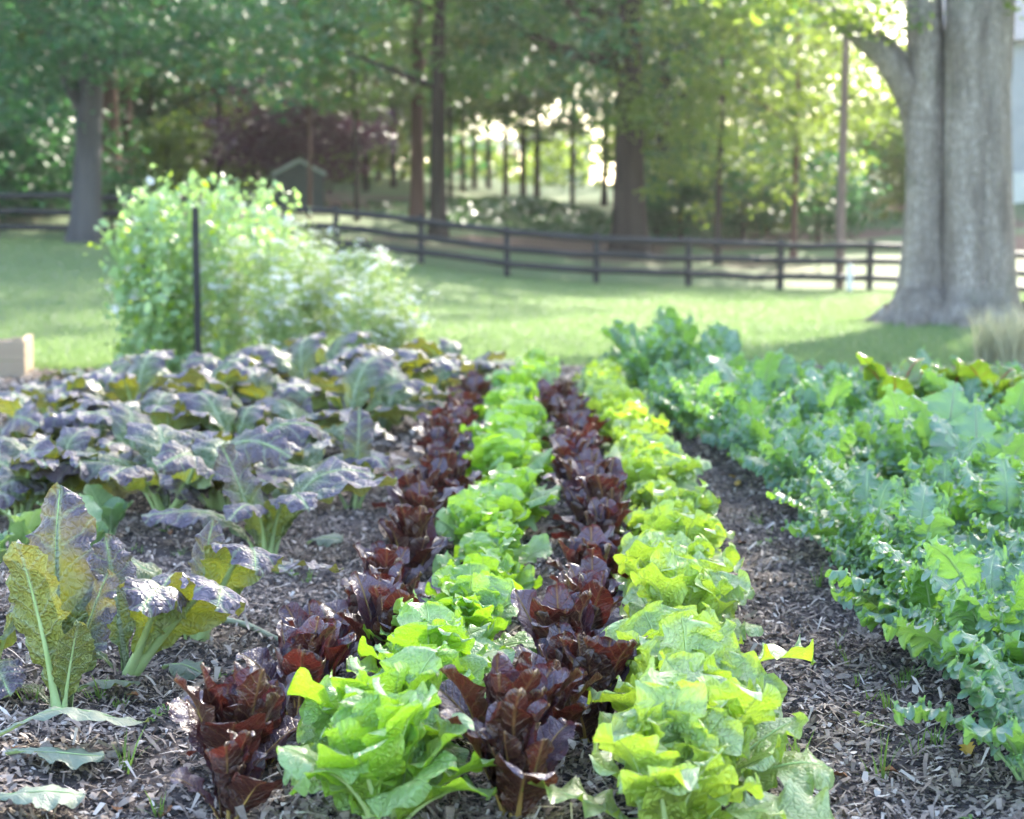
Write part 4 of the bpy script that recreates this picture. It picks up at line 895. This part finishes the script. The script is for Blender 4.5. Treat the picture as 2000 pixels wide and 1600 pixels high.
def petalflower(seed):
    g = np.random.default_rng(seed); mb = MB()
    for k in range(5):
        a = k * 6.283 / 5; c = np.array([math.cos(a), math.sin(a), .25]); s = np.array([-math.sin(a), math.cos(a), 0])
        mb.add([c * .002, c * .016 + s * .011, c * .026, c * .016 - s * .011], [[0, 3, 2, 1]])
    return mb.mesh('flower', M['petal'])
PF = petalflower(1)
def pea_vine(x, y, h, seed, label, wx=.22, wy=.3, nleaf=440, yf=.10):
    g = np.random.default_rng(seed); t = thing('pea_vine', label, 'pea plant', (x, y, 0), 0, 'pea vines on the trellis')
    mb = MB(); pts = []
    for k in range(9):
        x0, y0 = g.normal(0, wx * .5), g.normal(0, wy * .5); hk = h * g.uniform(.7, 1.05); n = 9
        P = np.stack([x0 + np.cumsum(g.normal(0, .035, n)), y0 + np.cumsum(g.normal(0, .04, n)), np.linspace(-.03, hk, n)], -1); mb.tube(spline(P, 16), np.linspace(.005, .003, 16), 5); pts.append(spline(P, 60))
    obj('stem', mb.mesh('stem', M['stem']), t); pts = np.concatenate(pts)
    def fol(n, m, size, nm):
        C = pts[g.integers(0, len(pts), n)] + g.normal(size=(n, 3)) * np.array([wx * .35, wy * .35, .05]); C = C[C[:, 2] > .02]
        V, F = leafcloud(C, size, g, .75, None); kind(obj(nm, mesh_np(nm, V, F, m), t), 'stuff')
    fol(nleaf, M['pea'], .085, 'foliage'); fol(int(nleaf * yf), M['pea_y'], .075, 'young_foliage')
    for k in range(9):
        c = pts[g.integers(0, len(pts))]; c = c + g.normal(0, .08, 3); c[2] = max(c[2], h * .45)
        obj('flower', PF, t, c, (R(90) + g.normal(0, .6), g.normal(0, .6), g.uniform(-1, 1)), g.uniform(1.1, 1.7))
pv = 'leafy pea vine with white blossoms climbing the wire trellis'
i = 0
for (px, Yd, h) in ((265, 14.0, 1.38), (300, 13.9, 1.55), (335, 14.2, 1.66), (365, 14.4, 1.62), (420, 14.2, 1.68), (330, 14.9, 1.7), (450, 14.9, 1.72), (490, 15.6, 1.66), (520, 16.5, 1.62), (548, 17.5, 1.6), (300, 14.6, 1.5), (400, 15.2, 1.6)):
    p = at_depth(px, 500, Yd); pea_vine(p.x, Yd, h, 700 + i, pv); i += 1

def umbel(seed):
    g = np.random.default_rng(seed); n = 26; a = g.uniform(0, 6.28, n); r = .030 * np.sqrt(g.random(n))
    C = np.stack([np.cos(a) * r, np.sin(a) * r, .008 - r * r * 6 + g.normal(0, .003, n)], -1); V, F = leafcloud(C, .013, g, .9, .5); return mesh_np('flower_cluster', V, F, M['petal'])
UM = [umbel(760 + i) for i in range(4)]
def cilantro(x, y, h, w, seed):
    g = np.random.default_rng(seed); t = thing('cilantro_plant', 'feathery bolted cilantro covered in tiny white flower clusters beside the pea trellis', 'cilantro', (x, y, 0), 0, 'flowering cilantro plants')
    mb = MB(); tips = []; pts = []
    for k in range(16):
        a = g.uniform(0, 6.28); l = w * g.uniform(.2, 1); hk = h * g.uniform(.65, 1.05) * (1 - .3 * (l / w) ** 2)
        b = np.array([g.normal(0, .03), g.normal(0, .03), -.02]); e = np.array([math.cos(a) * l, math.sin(a) * l, hk]); m_ = b * .5 + e * .5 - np.array([math.cos(a), math.sin(a), 0]) * l * .15
        P = spline([b, m_, e], 12); mb.tube(P, np.linspace(.005, .002, 12), 5); pts.append(P)
        for q in range(5):
            i0 = int(g.integers(4, 11)); e2 = P[i0] + g.normal(0, .10, 3) + np.array([0, 0, .12]); mb.tube(spline([P[i0], P[i0] * .5 + e2 * .5 + g.normal(0, .01, 3), e2], 6), np.linspace(.003, .0015, 6), 4); tips.append(e2); pts.append(spline([P[i0], e2], 8))
    obj('stem', mb.mesh('stem', M['stem']), t); pts = np.concatenate(pts)
    n = 2600; C = pts[g.integers(0, len(pts), n)] + g.normal(0, .045, (n, 3)); C = C[C[:, 2] > .03]; V, F = leafcloud(C, .034, g, .35, None); kind(obj('foliage', mesh_np('foliage', V, F, M['cil']), t), 'stuff')
    for e in tips[::1]: obj('flower_cluster', UM[int(g.integers(0, 4))], t, e, (g.normal(0, .3), g.normal(0, .3), 0), g.uniform(1.1, 2.0))
i = 0
for (px, Yd, h, w) in ((455, 13.9, 1.20, .30), (520, 13.8, 1.32, .32), (575, 14.1, 1.30, .32), (630, 13.9, 1.16, .32), (680, 14.3, 1.12, .30), (725, 13.9, 1.02, .30), (765, 14.2, .92, .26), (620, 15.2, 1.2, .3), (560, 13.5, .8, .3), (700, 13.5, .75, .3), (785, 13.7, .62, .22)):
    p = at_depth(px, 500, Yd); cilantro(p.x, Yd, h * 1.04, w, 800 + i); i += 1

# pale shrub by the oak
for i, (px, Yd, h) in enumerate(((1935, 15.6, .5), (1985, 15.3, .55), (2030, 15.5, .55))):
    g = np.random.default_rng(900 + i); p = at_depth(px, 500, Yd)
    t = thing('lavender_bush', 'pale silvery twiggy bush on the lawn in front of the oak', 'bush', (p.x, Yd, float(H(p.x, Yd))), 0, 'pale twiggy bushes')
    n = 260; a = g.uniform(0, 6.28, n); r = .12 * np.sqrt(g.random(n)); V, F = blades(n, g, np.cos(a) * r, np.sin(a) * r, np.zeros(n) - .02, h, .006, .35); obj('stem', mesh_np('stem', V, F, M['shrub']), t)

# ------------------------------------------------------------------ air: thin haze added for veiling glare over the lawn and woods
hm = bpy.data.materials.new('haze'); hm.use_nodes = True; hn = hm.node_tree; hn.nodes.clear()
pv_ = nd(hn, 'VolumePrincipled', {'Color': (1.0, .97, .92), 'Density': HAZE, 'Anisotropy': .6}); ho = hn.nodes.new('ShaderNodeOutputMaterial'); hn.links.new(pv_.outputs[0], ho.inputs[1])
mb = MB(); mb.box((0, 300, 20), (900, 900, 46)); kind(obj('haze', mb.mesh('haze', hm, smooth=False)), 'stuff')
